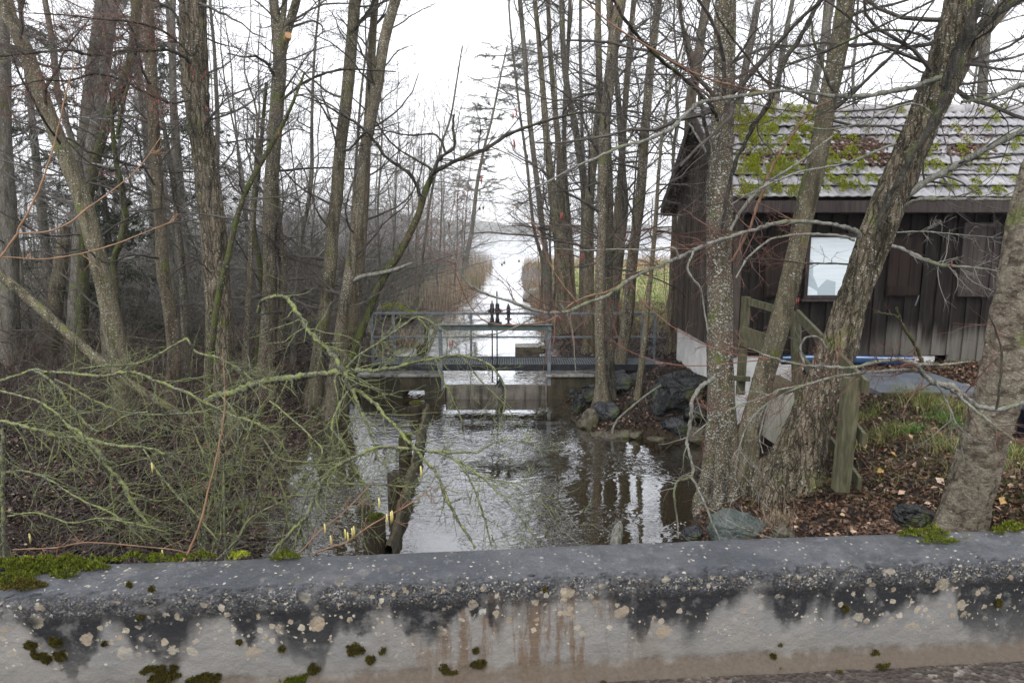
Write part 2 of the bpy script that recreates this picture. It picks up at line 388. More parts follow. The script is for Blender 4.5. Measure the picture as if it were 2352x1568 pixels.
near_g = t.math('MULTIPLY', t.math('MULTIPLY', t.ramp(n1, .45, .62), t.ramp(p[0], 3.2, 4.2)), t.ramp(p[1], 9.5, 7.5))
c = t.mix(t.math('MULTIPLY', near_g, .7), c, (.075, .085, .025))
c = t.mix(t.math('MULTIPLY', t.ramp(p[1], 30, 44), t.ramp(p[0], 2, -1)), c, (.20, .16, .11))
mud = t.ramp(t.math('ADD', p[2], t.math('MULTIPLY', n1, .12)), .28, .12)
c = t.mix(t.math('MULTIPLY', mud, .7), c, (.035, .026, .015))
t.pbr(c, t.ramp(n2, .3, .8, .35, .8), t.bump(t.math('ADD', n2, t.math('MULTIPLY', vd, .5)), .9, .06), .2); M['soil'] = t.m
mb.build('ground', M['soil'], smooth_=True, kind='structure')

# water: the basin below the weir and the pond/lake above it
def watermat(name, sc1, sc2, strength, deep, tr):
    t = NT(name); v = t.coord(); p = t.sep(v)
    rip = t.noise(t.coord((1, 1.7, 1)), sc1, 1.6, .5, .7); rip2 = t.noise(t.coord((1, 1.5, 1)), sc2, 1.5, .5, .4)
    # rings spreading from drops and eddies
    rr = t.vor(t.coord((1, 1, 1)), .9, rnd=.9)
    ring = t.math('MULTIPLY', t.math('SINE', t.math('MULTIPLY', rr, 62.0)), t.ramp(rr, .05, .55, 1, 0))
    h = t.math('ADD', t.math('ADD', rip, t.math('MULTIPLY', rip2, .38)), t.math('MULTIPLY', ring, .05))
    calm = t.ramp(t.noise(v, .45, 2), .40, .60, .10, 1.3)
    b = t.bump(t.math('MULTIPLY', h, calm), strength, .055)
    fr = t.n('ShaderNodeFresnel'); fr.inputs['IOR'].default_value = 1.5; t.put(fr.inputs['Normal'], b)
    g = t.n('ShaderNodeBsdfGlossy'); g.inputs['Roughness'].default_value = .03; t.put(g.inputs['Normal'], b); g.inputs['Color'].default_value = (.95, .97, 1, 1)
    d = t.n('ShaderNodeBsdfDiffuse'); t.put(d.inputs[0], deep)
    tp = t.n('ShaderNodeBsdfTransparent'); tp.inputs[0].default_value = (.42, .30, .13, 1)
    m1 = t.n('ShaderNodeMixShader'); m1.inputs[0].default_value = tr; t.t.links.new(d.outputs[0], m1.inputs[1]); t.t.links.new(tp.outputs[0], m1.inputs[2])
    m2 = t.n('ShaderNodeMixShader'); t.put(m2.inputs[0], t.math('MULTIPLY', fr.outputs[0], 2.3, clamp=True)); t.t.links.new(m1.outputs[0], m2.inputs[1]); t.t.links.new(g.outputs[0], m2.inputs[2])
    t.t.links.new(m2.outputs[0], t.out.inputs[0]); return t.m
M['water'] = watermat('water_basin', 4.4, 12, .30, (.042, .030, .012, 1), .55)
M['water_up'] = watermat('water_pond', 3.0, 9, .55, (.075, .055, .03, 1), .45)
MB().add([[-9, 2.8, 0], [9, 2.8, 0], [9, 13.62, 0], [-9, 13.62, 0]], [[0, 1, 2, 3]]).build('water_basin', M['water'], kind='structure')
zu = .20
NX0, NX1 = -2.205, -1.77
MB().add([[-60, 13.80, zu], [NX0, 13.80, zu], [NX0, 15.6, zu], [-60, 15.6, zu], [NX1, 13.80, zu], [60, 13.80, zu], [60, 15.6, zu], [NX1, 15.6, zu], [120, 110, zu], [-120, 110, zu], [4200, 3600, zu], [-4200, 3600, zu], [NX0, 13.40, .006], [NX1, 13.40, .006]], [[0, 1, 2, 3], [4, 5, 6, 7], [3, 6, 8, 9], [9, 8, 10, 11], [12, 13, 7, 2]]).build('lake_water', M['water_up'], kind='structure')

# far shore: wooded hills across the lake
hx = np.linspace(-4200, 4200, 400); prof = 82+34*vnoise(hx*.0013+3, 1.0)+12*vnoise(hx*.006, 4.)+4*vnoise(hx*.033, 8.)
rows = [(3200, 0.0), (3260, .35), (3360, .75), (3460, 1.0), (3600, .6)]
V = np.array([[x, y+30*vnoise(x*.01, y*.01), -.5+max(p_, 6)*f] for y, f in rows for x, p_ in zip(hx, prof)])
n = len(hx); ii = (np.arange(len(rows)-1)[:, None]*n+np.arange(n-1)[None, :]).ravel()
M['hill'] = simple('far_wood', (.05, .055, .05), (.10, .10, .09), .05, .9)
MB().add(V, np.stack([ii, ii+1, ii+1+n, ii+n], -1)).build('far_hills', M['hill'], smooth_=True, kind='structure')

# ---------------------------------------------------------------- bridge parapet and road
PT = CAMZ-1.20
e0 = onz(0, 1378, PT); e1 = onz(2352, 1288, PT); f0 = onz(0, 1296, PT); f1 = onz(2352, 1206, PT)
xdir = norm(e1-e0); ydir = np.array([-xdir[1], xdir[0], 0])
PW = float(np.dot((f0+f1)/2-(e0+e1)/2, ydir))
pc = (e0+e1)/2
L = 4.2
rng = np.random.default_rng(5)
# profile, from the road up the face, over the bevel and the top and down the far side: (y, z)
face = [(-.055, -.60), (-.055, -.375), (-.045, -.355), (-.012, -.345)]
face += [(0.0, z) for z in np.linspace(-.33, -.075, 26)]
face += [(.034-.034*math.cos(a), -.050+.034*math.sin(a)*1.47) for a in np.linspace(.1, math.pi/2, 9)]
face += [(y, 0.0) for y in np.linspace(.05, PW-.035, 14)]
face += [(PW-.02, -.006), (PW, -.03), (PW, -.2), (PW, -.62)]
xs = np.linspace(-L, L, 900); prof = np.array(face); K = len(prof); n = len(xs)
X = np.repeat(xs[None, :], K, 0); Yp = np.repeat(prof[:, 0][:, None], n, 1); Zp = np.repeat(prof[:, 1][:, None], n, 1)
bev = np.exp(-((Yp-.018)**2/.0009+(Zp+.022)**2/.0014))
r1 = vnoise(X*38, Yp*55+Zp*55+3)*.0035; r2 = vnoise(X*9, Yp*9+Zp*12)*.003; r3 = vnoise(X*80+5, Yp*90+Zp*90)*.002
amp = (.25+bev*2.2)
Yp = Yp-(r1+r3)*amp-r2*.6; Zp = Zp+(r1+r3)*amp+r2*.5*(Zp > -.1)
Zp = Zp+.006*np.sin(X*1.3)*(Zp > -.2)
V = np.stack([X, Yp, Zp], -1).reshape(-1, 3)
ii = (np.arange(K-1)[:, None]*n+np.arange(n-1)[None, :]).ravel()
par_mb = MB().add(V, np.stack([ii, ii+1, ii+1+n, ii+n], -1))
t = NT('old_concrete'); v = t.coord(); p = t.sep(v); x, y, z = p[0], p[1], p[2]
nb = t.noise(v, 2.2, 5, .6); nm = t.noise(v, 11, 5, .65); nf = t.noise(v, 70, 4, .7)
face_c = t.mix(t.ramp(nb, .35, .65), (.19, .19, .192), (.245, .236, .224))
face_c = t.mix(t.ramp(nm, .35, .75, 0, .35), face_c, (.29, .275, .25))
low = t.ramp(z, -.20, -.31); face_c = t.mix(t.math('MULTIPLY', low, .6), face_c, (.215, .205, .19))
# rust-brown runs near the middle of the face
runs = t.math('MULTIPLY', t.ramp(t.noise(t.comb(t.math('MULTIPLY', x, 14.0), 0.0, t.math('MULTIPLY', z, 2.2)), 1.0, 4, .7), .47, .6), t.ramp(t.math('ABSOLUTE', t.math('SUBTRACT', x, -.06)), .18, .60, 1, 0))
face_c = t.mix(t.math('MULTIPLY', runs, .85), face_c, t.mix(nf, (.10, .065, .042), (.19, .13, .085)))
# black algae crust creeping down from the top edge
edge = t.noise(t.comb(t.math('MULTIPLY', x, 3.0), 0.0, t.math('MULTIPLY', z, 1.2)), 1.0, 1.5, .5)
drip = t.noise(t.comb(t.math('MULTIPLY', x, 12.0), 3.0, t.math('MULTIPLY', z, 1.4)), 1.0, 2, .5)
lim = t.math('ADD', t.math('ADD', t.math('MULTIPLY', edge, -.75), .20), t.math('MULTIPLY', t.math('SUBTRACT', drip, .5), -.26))
cen = t.ramp(t.math('ABSOLUTE', t.math('SUBTRACT', x, .02)), .10, .42, .13, 0)
lim = t.math('ADD', lim, cen)
soft = t.ramp(t.noise(v, 6.5, 2), .38, .62, .012, .075)
blk = t.ramp(t.math('ADD', z, t.math('ADD', t.math('MULTIPLY', t.math('SUBTRACT', nf, .5), .03), t.math('MULTIPLY', t.math('SUBTRACT', nm, .5), .07))), t.math('SUBTRACT', lim, soft), t.math('ADD', lim, soft))
blk = t.math('MULTIPLY', blk, t.ramp(nm, .34, .50, .50, 1.0))
blk = t.math('MULTIPLY', blk, t.ramp(z, -.34, -.12, .55, 1.0))
c = t.mix(blk, face_c, t.mix(nm, (.009, .010, .012), (.028, .029, .032)))
# blue-grey wet top
top = t.ramp(z, -.042, -.012)
topc = t.mix(t.ramp(nm, .3, .7), (.066, .069, .077), (.112, .116, .128))
topc = t.mix(t.ramp(nb, .42, .60, 0, .7), topc, (.045, .050, .060))
topc = t.mix(t.ramp(t.noise(v, 26, 5, .75), .56, .70, 0, .6), topc, (.20, .205, .21))
topc = t.mix(t.ramp(t.noise(v, 7.3, 6, .7), .58, .68, 0, .55), topc, (.085, .082, .05))
topc = t.mix(t.ramp(nf, .52, .72, 0, .5), topc, (.03, .033, .04))
c = t.mix(top, c, topc)
# aggregate showing on the worn bevel
ba = t.math('MULTIPLY', t.ramp(z, -.10, -.055), t.ramp(z, -.004, -.014))
agg = t.vor(v, 170, out='Color'); ag = t.sep(agg)[0]
aggc = t.cr(ag, [(0, (.015, .017, .02)), (.55, (.07, .075, .09)), (.72, (.11, .105, .095)), (.92, (.21, .19, .16)), (1, (.38, .37, .35))])
c = t.mix(t.math('MULTIPLY', ba, t.ramp(nm, .40, .58, .25, .9)), c, aggc)
# lichen discs: large tan, small pale
def discs(scale, thr, size, col1, col2, seed, zlo, zhi):
    vv = t.n('ShaderNodeVectorMath', operation='ADD'); t.put(vv.inputs[0], t.comb(x, 0.0, t.math('ADD', z, t.math('MULTIPLY', y, .8)))); 
    dn = t.n('ShaderNodeVectorMath', operation='SCALE'); t.put(dn.inputs[0], t.noise(v, 45, 3, .6, out=1)); dn.inputs['Scale'].default_value = .028
    t.put(vv.inputs[1], dn.outputs[0])
    off = t.n('ShaderNodeVectorMath', operation='ADD'); t.put(off.inputs[0], vv.outputs[0]); off.inputs[1].default_value = (seed, seed*.7, seed*.3)
    d = t.vor(off.outputs[0], scale); cc = t.sep(t.vor(off.outputs[0], scale, out='Color'))
    on = t.math('LESS_THAN', cc[0], thr)
    rad = t.math('MULTIPLY', t.math('ADD', .35, cc[1]), size)
    mk = t.math('MULTIPLY', t.math('MULTIPLY', on, t.ramp(d, t.math('MULTIPLY', rad, .85), rad, 1, 0)), t.math('MULTIPLY', t.ramp(z, zlo-.04, zlo), t.ramp(z, zhi+.02, zhi)))
    return mk, t.mix(cc[2], col1, col2)
for a in [(15.5, .75, .27, (.40, .36, .29), (.30, .24, .17), 41.3, -.19, -.03), (11, .75, .25, (.36, .33, .27), (.31, .25, .18), 3.1, -.23, -.02), (22, .75, .26, (.44, .40, .33), (.30, .24, .17), 9.7, -.20, -.03), (44, .6, .27, (.5, .47, .40), (.40, .34, .25), 17.3, -.24, .05), (170, .05, .20, (.62, .64, .66), (.40, .42, .42), 5.5, -.08, .05), (12, .1, .2, (.30, .33, .33), (.42, .45, .44), 8.8, -.02, .05), (7, .12, .18, (.50, .52, .50), (.42, .42, .38), 22.2, -.36, -.1)]:
    mk, cl = discs(*a); clus = t.ramp(t.noise(v, 3.2+a[0]*.05, 2), .42, .54, .0 if a[0] < 100 else .35, 1)
    c = t.mix(t.math('MULTIPLY', t.math('MULTIPLY', mk, clus), t.ramp(nf, .25, .6, .55, .95)), c, cl)
# splash dirt at the foot
dirt = t.ramp(t.math('ADD', z, t.math('MULTIPLY', t.math('SUBTRACT', nm, .5), .10)), -.30, -.345)
c = t.mix(t.math('MULTIPLY', dirt, .9), c, t.mix(nf, (.05, .038, .028), (.16, .125, .095)))
rg = t.mix(top, t.mix(blk, (.85, .85, .85), (.7, .7, .7)), t.mix(t.ramp(nm, .35, .7), (.30, .30, .30), (.62, .62, .62)))
h = t.math('ADD', t.math('MULTIPLY', nf, .5), t.math('MULTIPLY', t.math('MULTIPLY', ag, ba), 1.6))
h = t.math('ADD', h, t.math('MULTIPLY', nm, .5))
c = t.mix(1.0, c, (.86, .855, .84), 'MULTIPLY')
t.pbr(c, t.sep(rg)[0], t.bump(h, .8, .014), .25); M['parapet'] = t.m

par = thing('bridge_parapet', 'low weathered concrete bridge parapet with black algae, tan lichen and moss across the foreground', 'parapet', pc)
par.rotation_euler = (0, 0, math.atan2(xdir[1], xdir[0]))
par['_off'] = [0.0, 0.0, 0.0]
par_mb.build('wall_body', M['parapet'], par, True)

def tufts(mb, rng, C, N, size, lean=.6):
    """small upright moss/grass blades at points C (n,3) along normals N"""
    n = len(C); a = rng.normal(size=(n, 3)); d = norm(N+a*lean*.5); s = norm(np.cross(d, rng.normal(size=(n, 3))))
    sz = size*rng.uniform(.6, 1.3, n)[:, None]
    V = np.stack([C-s*sz*.22, C+s*sz*.22, C+d*sz], 1).reshape(-1, 3)
    return mb.add(V, None, np.arange(3*n).reshape(-1, 3))
def ptop(px, py):      # picture point on the parapet top -> local
    w = onz(px, py, PT)-pc; return float(np.dot(w, xdir)), float(np.dot(w, ydir))
def pface(px, py):     # picture point on the parapet face -> local x, z
    d = ray(px, py); nrm_ = ydir; s = np.dot(e0-CAM0, nrm_)/np.dot(d, nrm_); w = CAM0+d*s-pc
    return float(np.dot(w, xdir)), float(w[2])
def moss_top(px, py, rx, ry, dens=1.0, mat='moss', h=.012):
    cx, cy = ptop(px, py); m = MB(); n = int(rx*ry*9e5*dens)
    a = rng.uniform(0, 2*math.pi, n); r = np.sqrt(rng.uniform(0, 1, n))
    x = cx+np.cos(a)*r*rx; y = cy+np.sin(a)*r*ry
    k = (vnoise(x*26, y*40)*.38+.15*vnoise(x*90, y*90)+1-(r**2)*1.15 > .12+.5*rng.random(len(x))) & (y < PW+.005) & (y > .015)
    x, y, r = x[k], y[k], r[k]
    dome = .022*np.clip(1-r*r, 0, 1)*(1+.5*vnoise(x*60, y*60))+.006*np.sin(x*1.3)
    tufts(m, rng, np.stack([x, y, dome-.004], -1), np.tile([0, 0, 1.], (len(x), 1)), h, 1.3)
    return m.build('moss_patch', M[mat], par)
for a in [(60, 1300, .30, .065, 1.2), (150, 1285, .20, .035, 1.0), (20, 1335, .16, .05, 1.0), (150, 1318, .07, .03, 1.1), (225, 1306, .07, .02, .9), (330, 1282, .12, .02, .8), (450, 1280, .10, .02, .9), (655, 1279, .06, .022, .9), (2120, 1230, .12, .04, .45), (2150, 1248, .10, .022, .4), (2325, 1216, .08, .03, 1.1), (2290, 1226, .05, .02, .6)]:
    moss_top(*a)
for a in [(80, 1290, .12, .03, .9, 'moss_bright', .011), (180, 1280, .10, .02, .8, 'moss_bright', .011), (550, 1277, .055, .016, .9, 'moss_bright', .011), (50, 1345, .09, .03, .9, 'moss_brown', .011)]:
    moss_top(*a)
def moss_face(px, py, r, mat='moss_brown', dens=1.0, sq=1.0):
    cx, cz = pface(px, py); m = MB(); n = int(r*r*2.6e6*dens)
    a = rng.uniform(0, 2*math.pi, n); q = np.sqrt(rng.uniform(0, 1, n)); x = cx+np.cos(a)*q*r; z = cz+np.sin(a)*q*r*sq
    k = vnoise(x*60, z*60)*.45+1-q**2*1.1 > .1+.6*rng.random(len(x)); x, z, q = x[k], z[k], q[k]
    y = -.010*np.clip(1-q*q, 0, 1)-np.where(z < -.345, .055, 0)
    tufts(m, rng, np.stack([x, y, z], -1), np.tile([0, -1., .25], (len(x), 1)), .009, 1.2)
    return m.build('moss_cushion', M[mat], par)
for a in [(70, 1478, .022), (90, 1500, .026), (128, 1472, .022), (140, 1503, .024), (108, 1512, .016), (370, 1545, .07, 'moss_brown', .8, .55), (470, 1560, .07, 'moss_brown', .8, .4), (680, 1560, .07, 'moss', .8, .35), (722, 1535, .024), (816, 1492, .034), (850, 1512, .020), (878, 1492, .016), (648, 1488, .012), (1095, 1490, .018), (1100, 1523, .03, 'moss_brown', 1, .5), (1020, 1535, .02), (1040, 1555, .035), (1940, 1395, .014), (2290, 1383, .018), (1375, 1547, .015), (1272, 1550, .014), (2005, 1500, .03, 'moss_brown', .7), (2012, 1535, .035, 'moss_brown', .7), (1905, 1522, .016), (1775, 1505, .014), (1790, 1477, .009), (300, 1340, .012), (350, 1350, .012), (325, 1415, .012), (240, 1475, .012), (550, 1472, .01), (1250, 1352, .01)]:
    moss_face(*a)

# bridge deck under the parapet, and the road in front of it
zr_ = -.37
t = NT('road_gravel'); v = t.coord(); vc = t.vor(v, 55, out='Color'); n_ = t.noise(v, 5, 5, .6)
c = t.cr(t.sep(vc)[0], [(0, (.03, .024, .02)), (.6, (.07, .055, .045)), (.9, (.13, .105, .085)), (1, (.26, .24, .21))])
c = t.mix(t.ramp(n_, .35, .65), c, (.04, .03, .025))
t.pbr(c, .75, t.bump(t.math('ADD', t.vor(v, 55), t.noise(v, 30, 4)), .7, .015)); M['road'] = t.m
o = MB().box((-14, -9, -.75), (14, -.02, zr_)).build('road', M['road'], kind='structure'); o.location = tuple(pc); o.rotation_euler = par.rotation_euler
o = MB().box((-14, -.1, -2.6), (14, PW+.06, -.63)).build('bridge_side', M['parapet'], kind='structure'); o.location = tuple(pc); o.rotation_euler = par.rotation_euler
# ---------------------------------------------------------------- sluice gate and footbridge
def conc(name, c1, c2, top=None):
    t = NT(name); v = t.coord(); n1 = t.noise(v, 3, 5, .65); n2 = t.noise(v, 25, 4, .6)
    st = t.noise(t.coord((9, 9, .8)), 1.0, 4, .6)
    c = t.mix(t.ramp(n1, .35, .65), c1, c2); c = t.mix(t.ramp(st, .48, .62, 0, .75), c, (.03, .028, .02))
    c = t.mix(t.ramp(n2, .55, .75, 0, .5), c, (.10, .11, .04))
    return t.pbr(c, .7, t.bump(n2, .5, .02), .2)
M['conc_dark'] = conc('sluice_concrete', (.032, .029, .020), (.075, .062, .04))
M['conc_pale'] = conc('cap_concrete', (.20, .20, .19), (.32, .31, .29))
M['weir'] = conc('weir_planks', (.10, .09, .08), (.19, .17, .15))
M['steel'] = simple('galvanised_steel', (.10, .118, .13), (.19, .213, .23), 10, .5, metal=.25)
M['steel_green'] = simple('painted_beam', (.085, .11, .105), (.14, .17, .16), 8, .45)
M['steel_dark'] = simple('dark_steel', (.015, .018, .021), (.035, .039, .044), 10, .6)
YG = 13.7                       # plane of the gate
def gx_(px): return at(px, 850, YG)[0]
sl = thing('sluice_gate', 'grey steel and concrete sluice with railed footbridge, crossbeam and two lifting screws over the stream', 'sluice', (gx_(1135), YG, 0))
zt = at(1135, 862, YG)[2]       # top of the concrete
for a, b in ((828, 925), (975, 1022)):
    MB().box((gx_(a), YG-.05, -.5), (gx_(b), YG+.35, zt-.302)).build('pier', M['conc_dark'], sl)
MB().box((gx_(826), YG-.06, zt-.300), (gx_(1014), YG+.4, zt-.012)).build('wall_beam', M['conc_dark'], sl)
MB().box((gx_(822), YG-.10, zt-.010), (gx_(1010), YG+.45, zt+.03)).build('wall_cap', M['conc_pale'], sl)
MB().box((gx_(1258), YG-.05, -.5), (gx_(1400), YG+.40, zt-.012)).build('abutment', M['conc_dark'], sl)
MB().box((gx_(1254), YG-.10, zt-.010), (gx_(1400), YG+.45, zt+.03)).build('abutment_cap', M['conc_pale'], sl)
MB().box((gx_(1023), YG+.02, -.5), (gx_(1257), YG+.14, at(1135, 886, YG)[2])).build('gate_leaf', M['weir'], sl)
MB().box((gx_(790), YG+.05, -.5), (gx_(827), YG+.35, zt-.25)).build('wing_wall', M['conc_dark'], sl)
zd = at(1135, 838, YG)[2]
m = MB()
m.bar((gx_(850), YG+.05, zd-.06), (at(1500, 850, YG)[0]+.3, YG+.05, zd-.06), .05, .13)
m.build('front_girder', M['steel_dark'], sl)
MB().bar((gx_(845), YG+.85, zd-.06), (at(1500, 850, YG)[0]+.2, YG+.85, zd-.06), .05, .16).build('rear_girder', M['steel_dark'], sl)
m = MB()
x0, x1 = gx_(850)+.02, gx_(1500)+.1
for x in np.arange(x0, x1, .05): m.bar((x, YG+.08, zd-.01), (x, YG+.82, zd-.01), .006, .025)
for y in np.linspace(YG+.1, YG+.8, 6): m.bar((x0, y, zd-.004), (x1, y, zd-.004), .012, .014)
m.build('deck_grating', M['steel'], sl)
YR = YG+.85
zr0 = at(1135, 720, YR)[2]; zm = at(1135, 774, YR)[2]
xa, xb = at(850, 720, YR)[0], at(1505, 718, YR)[0]
MB().bar((xa, YR, zr0), (xb, YR, zr0), .05, .05).build('top_rail', M['steel'], sl)
MB().bar((xa, YR, zm), (xb-.03, YR, zm), .035, .035).build('middle_rail', M['steel'], sl)
for px in (855, 905, 1082, 1256, 1474, 1503):
    x = at(px, 780, YR)[0]; MB().bar((x, YR-.001, zd-.1), (x, YR-.001, zr0-.026), .05, .05, (0, 1, 0)).build('rail_post', M['steel'], sl)
zc = at(1135, 751, YG)[2]
for px in (1013, 1261):
    x = gx_(px); MB().bar((x, YG-.02, zt-.30 if px < 1100 else zt-.2), (x, YG-.02, zc+.05), .075, .07, (0, 1, 0)).build('frame_post', M['steel'], sl)
m = MB(); xa, xb = gx_(1008), gx_(1267)
m.bar((xa, YG-.02, zc), (xb, YG-.02, zc), .05, .09); m.bar((xa, YG-.04, zc+.052), (xb, YG-.04, zc+.052), .12, .012); m.bar((xa, YG-.04, zc-.052), (xb, YG-.04, zc-.052), .12, .012)
m.build('crossbeam', M['steel_green'], sl)
for px, top_ in ((1131, 690), (1142, 668)):
    x = gx_(px); z1 = at(px, 878, YG)[2]; z2 = at(px, top_, YG)[2]
    st_ = MB().tubes([[(x, YG-.02, z1), (x, YG-.02, (z1+z2)/2), (x, YG-.02, z2)]], [[.014]*3], 8).build('lifting_screw', M['steel_dark'], sl)
g = MB(); xg = gx_(1137)
g.box((xg-.14, YG-.10, zc+.058), (xg+.14, YG+.07, zc+.10))
for px in (1131, 1143):
    x = gx_(px); g.lathe((x, YG-.02, zc+.10), [(.0, 0), (.045, 0), (.04, .08), (.028, .1), (.035, .18), (.05, .2), (.052, .27), (.038, .3), (.045, .34), (.03, .38), (0, .385)], 10)
for dx in (-.13, .10):
    g.tubes([[(xg+dx, YG-.02, zc+.33), (xg+dx+.02, YG-.02, zc+.33), (xg+dx+.04, YG-.02, zc+.33)]], [[.035, .035, .035]], 12, True)
    g.bar((xg+dx-.04, YG-.02, zc+.33), (xg+dx+.07, YG-.02, zc+.33), .02, .02)
g.build('screw_gearbox', M['steel_dark'], sl, True)
xh = gx_(1168)
g = MB().lathe((xh, YG-.02, zc+.055), [(0, .0), (.06, 0), (.06, .02), (.025, .03), (.025, .09), (.075, .1), (.075, .115), (.035, .13), (.035, .2), (.05, .23), (.035, .27), (.045, .31), (.03, .37), (.012, .41), (0, .44)], 12)
g.build('spindle_head', M['steel_dark'], sl, True)
xt = gx_(1148); z0 = at(1148, 888, YG)[2]
MB().poly_prism([(xt-.11, YG-.01, z0), (xt+.11, YG-.01, z0), (xt+.012, YG-.01, z0+.17), (xt-.012, YG-.01, z0+.17)], (0, .015, 0)).build('lifting_lug', M['steel_dark'], sl)

# ---------------------------------------------------------------- timber piles and guide beam in the stream
M['pile'] = simple('wet_pile', (.02, .016, .011), (.055, .042, .028), 14, .5, (3, 3, .5), .02)
M['plank_wet'] = simple('wet_plank', (.035, .03, .018), (.10, .085, .05), 10, .55, (3, .5, 3), .02)
rng = np.random.default_rng(8)
def moss_blob(mb, rng, c, rx, ry, h, n, size=.02):
    a = rng.uniform(0, 2*math.pi, n); r = np.sqrt(rng.uniform(0, 1, n))
    P = np.stack([c[0]+np.cos(a)*r*rx, c[1]+np.sin(a)*r*ry, c[2]+h*(1-r*r)], -1)
    return tufts(mb, rng, P, norm(np.stack([np.cos(a)*r, np.sin(a)*r, np.ones(n)], -1)), size, 1.2)
def pile(px, ptop_, pbase, w, label, zw=0.0, moss=True, Y=None):
    b = onz(px, pbase, zw); Yb = b[1] if Y is None else Y; k = mpp(Yb, pbase); r = w*k/2
    zt_ = at(px, ptop_, Yb)[2]; tr = thing('timber_pile', label, 'pile', (b[0], Yb, zw), 'rotten timber piles standing in the stream')
    a = np.linspace(0, 2*math.pi, 15)[:-1]; rad = r*(1+.08*rng.normal(size=14)); V = []
    for z, f in ((-.6, 1.05), (zw+.1, 1.0), ((zw+zt_)/2, .96), (zt_-.02, .98), (zt_, .86)):
        V += [[b[0]+math.cos(t_)*q*f, Yb+math.sin(t_)*q*f, z+(.02*rng.normal() if z > zw+.15 else 0)] for t_, q in zip(a, rad)]
    V += [[b[0], Yb, zt_+.0]]
    Q = [[k_*14+i, k_*14+(i+1) % 14, (k_+1)*14+(i+1) % 14, (k_+1)*14+i] for k_ in range(4) for i in range(14)]
    T = [[56+i, 56+(i+1) % 14, 70] for i in range(14)]
    MB().add(V, Q, T).build('post_body', M['pile'], tr, True)
    if moss: moss_blob(MB(), rng, (b[0], Yb, zt_-.01), r*.95, r*.95, .05, 700, .022).build('moss_cap', M['moss'], tr)
    return tr
pile(868, 1188, 1262, 44, 'dark rotten pile with moss cap, the one nearest to the parapet')
pile(908, 1085, 1150, 34, 'dark square-topped pile without moss, second pile counted from the parapet', moss=False)
pile(932, 1003, 1058, 30, 'thick dark pile with bright green moss cap, third pile from the parapet')
pile(956, 925, 964, 28, 'short moss-capped pile nearest to the sluice on its downstream side')
pile(968, 790, 826, 22, 'dark stub of a pile standing in the pond behind the footbridge railing', zw=.2, moss=False)
p0 = onz(982, 936, .12); p1 = onz(895, 1262, .12)
gb = MB()
P = catmull([p0, (p0+p1)/2+[.03, 0, .02], p1], 60); K_ = len(P); prof_ = []
for i_, p_ in enumerate(P):
    w_ = .028+.012*float(vnoise(i_*.35, 2.2)); h_ = .10+.035*float(vnoise(i_*.22, 7.))-.06*(i_ % 23 == 7)+.012*float(vnoise(i_*1.7, 1.)); o_ = .012*float(vnoise(i_*.5, 12.))
    prof_ += [p_+[-w_+o_, 0, -.35], p_+[-w_+o_, 0, h_-.02], p_+[-w_*.5+o_, 0, h_+.012], p_+[w_*.6+o_, 0, h_], p_+[w_+o_, 0, h_-.03], p_+[w_+o_, 0, -.35]]
gb.add(prof_, [[i_*6+j, i_*6+j+1, i_*6+j+7, i_*6+j+6] for i_ in range(K_-1) for j in range(5)])
tag(gb.build('guide_beam', M['plank_wet']), 'long wet wooden guide plank running along the row of rotten piles', 'beam')
q = at(978, 805, 17.2)
tag(MB().bar((q[0], 17.2, .0), (q[0]+.03, 17.2, q[2]+.72), .10, .10).build('mooring_stake', M['pile']), 'tall dark wooden stake rising from the pond left of the gate frame', 'post')
q = at(1000, 705, 18.5)
tag(MB().bar((q[0]-.15, 17.6, .28), (q[0]+.05, 19.5, .95), .12, .06).build('leaning_plank', M['plank_wet']), 'pale mossy plank leaning in the pond beside the dark stake', 'plank')
c0 = onz(1415, 1246, .0)
tag(MB().tubes([catmull([c0+[-.02, -.05, -.15], c0+[.01, .02, .08], c0+[.06, .12, .2]], 7)], [[.055, .06, .065, .065, .06, .05, .01]], 10).build('driftwood_stub', M['limb_pale']), 'grey worn driftwood stub poking out of the stream beside the parapet', 'driftwood')

# ---------------------------------------------------------------- shed
SX = 3.44; SY0, SY1 = 10.5, 14.2; SX1 = 10.6; zeave = 4.08; zridge = 5.40; ymid = (SY0+SY1)/2
def boards(name, c1, c2, wcol, wmask):
    t = NT(name); r = t.geo('Random Per Island'); v = t.coord((9, 9, .7)); n1 = t.noise(v, 2.2, 5, .65, .6); vo = t.coord(); p = t.sep(vo)
    c = t.mix(t.ramp(n1, .3, .7), c1, c2); c = t.mix(t.math('MULTIPLY', r, .45), c, (.006, .005, .005))
    if wmask: c = t.mix(wmask(t, p, n1, r), c, wcol)
    return t.pbr(c, .7, t.bump(n1, .5, .01), .12)
def fade(t, p, n1, r):
    lim = t.math('ADD', 1.62, t.math('ADD', t.math('MULTIPLY', r, .22), t.math('MULTIPLY', n1, .25)))
    right = t.ramp(p[0], 1.5, 3.0)
    return t.math('MULTIPLY', t.math('MULTIPLY', t.ramp(p[2], t.math('ADD', lim, .12), t.math('SUBTRACT', lim, .25)), right), t.math('ADD', .35, t.math('MULTIPLY', n1, .6)))
M['board'] = boards('dark_boards', (.012, .010, .0095), (.034, .028, .025), (.20, .19, .165), fade)
M['board_grey'] = boards('gable_boards', (.06, .05, .042), (.12, .10, .085), None, None)
M['board_red'] = boards('shutter_boards', (.020, .014, .012), (.044, .029, .024), None, None)
M['board_brown'] = boards('brown_frame', (.050, .040, .038), (.095, .078, .074), None, None)
M['deckwood'] = boards('roof_boards', (.030, .022, .018), (.06, .045, .035), None, None)
M['white_wall'] = simple('limewash', (.52, .52, .51), (.72, .72, .70), 3, .8, bumpd=.01)
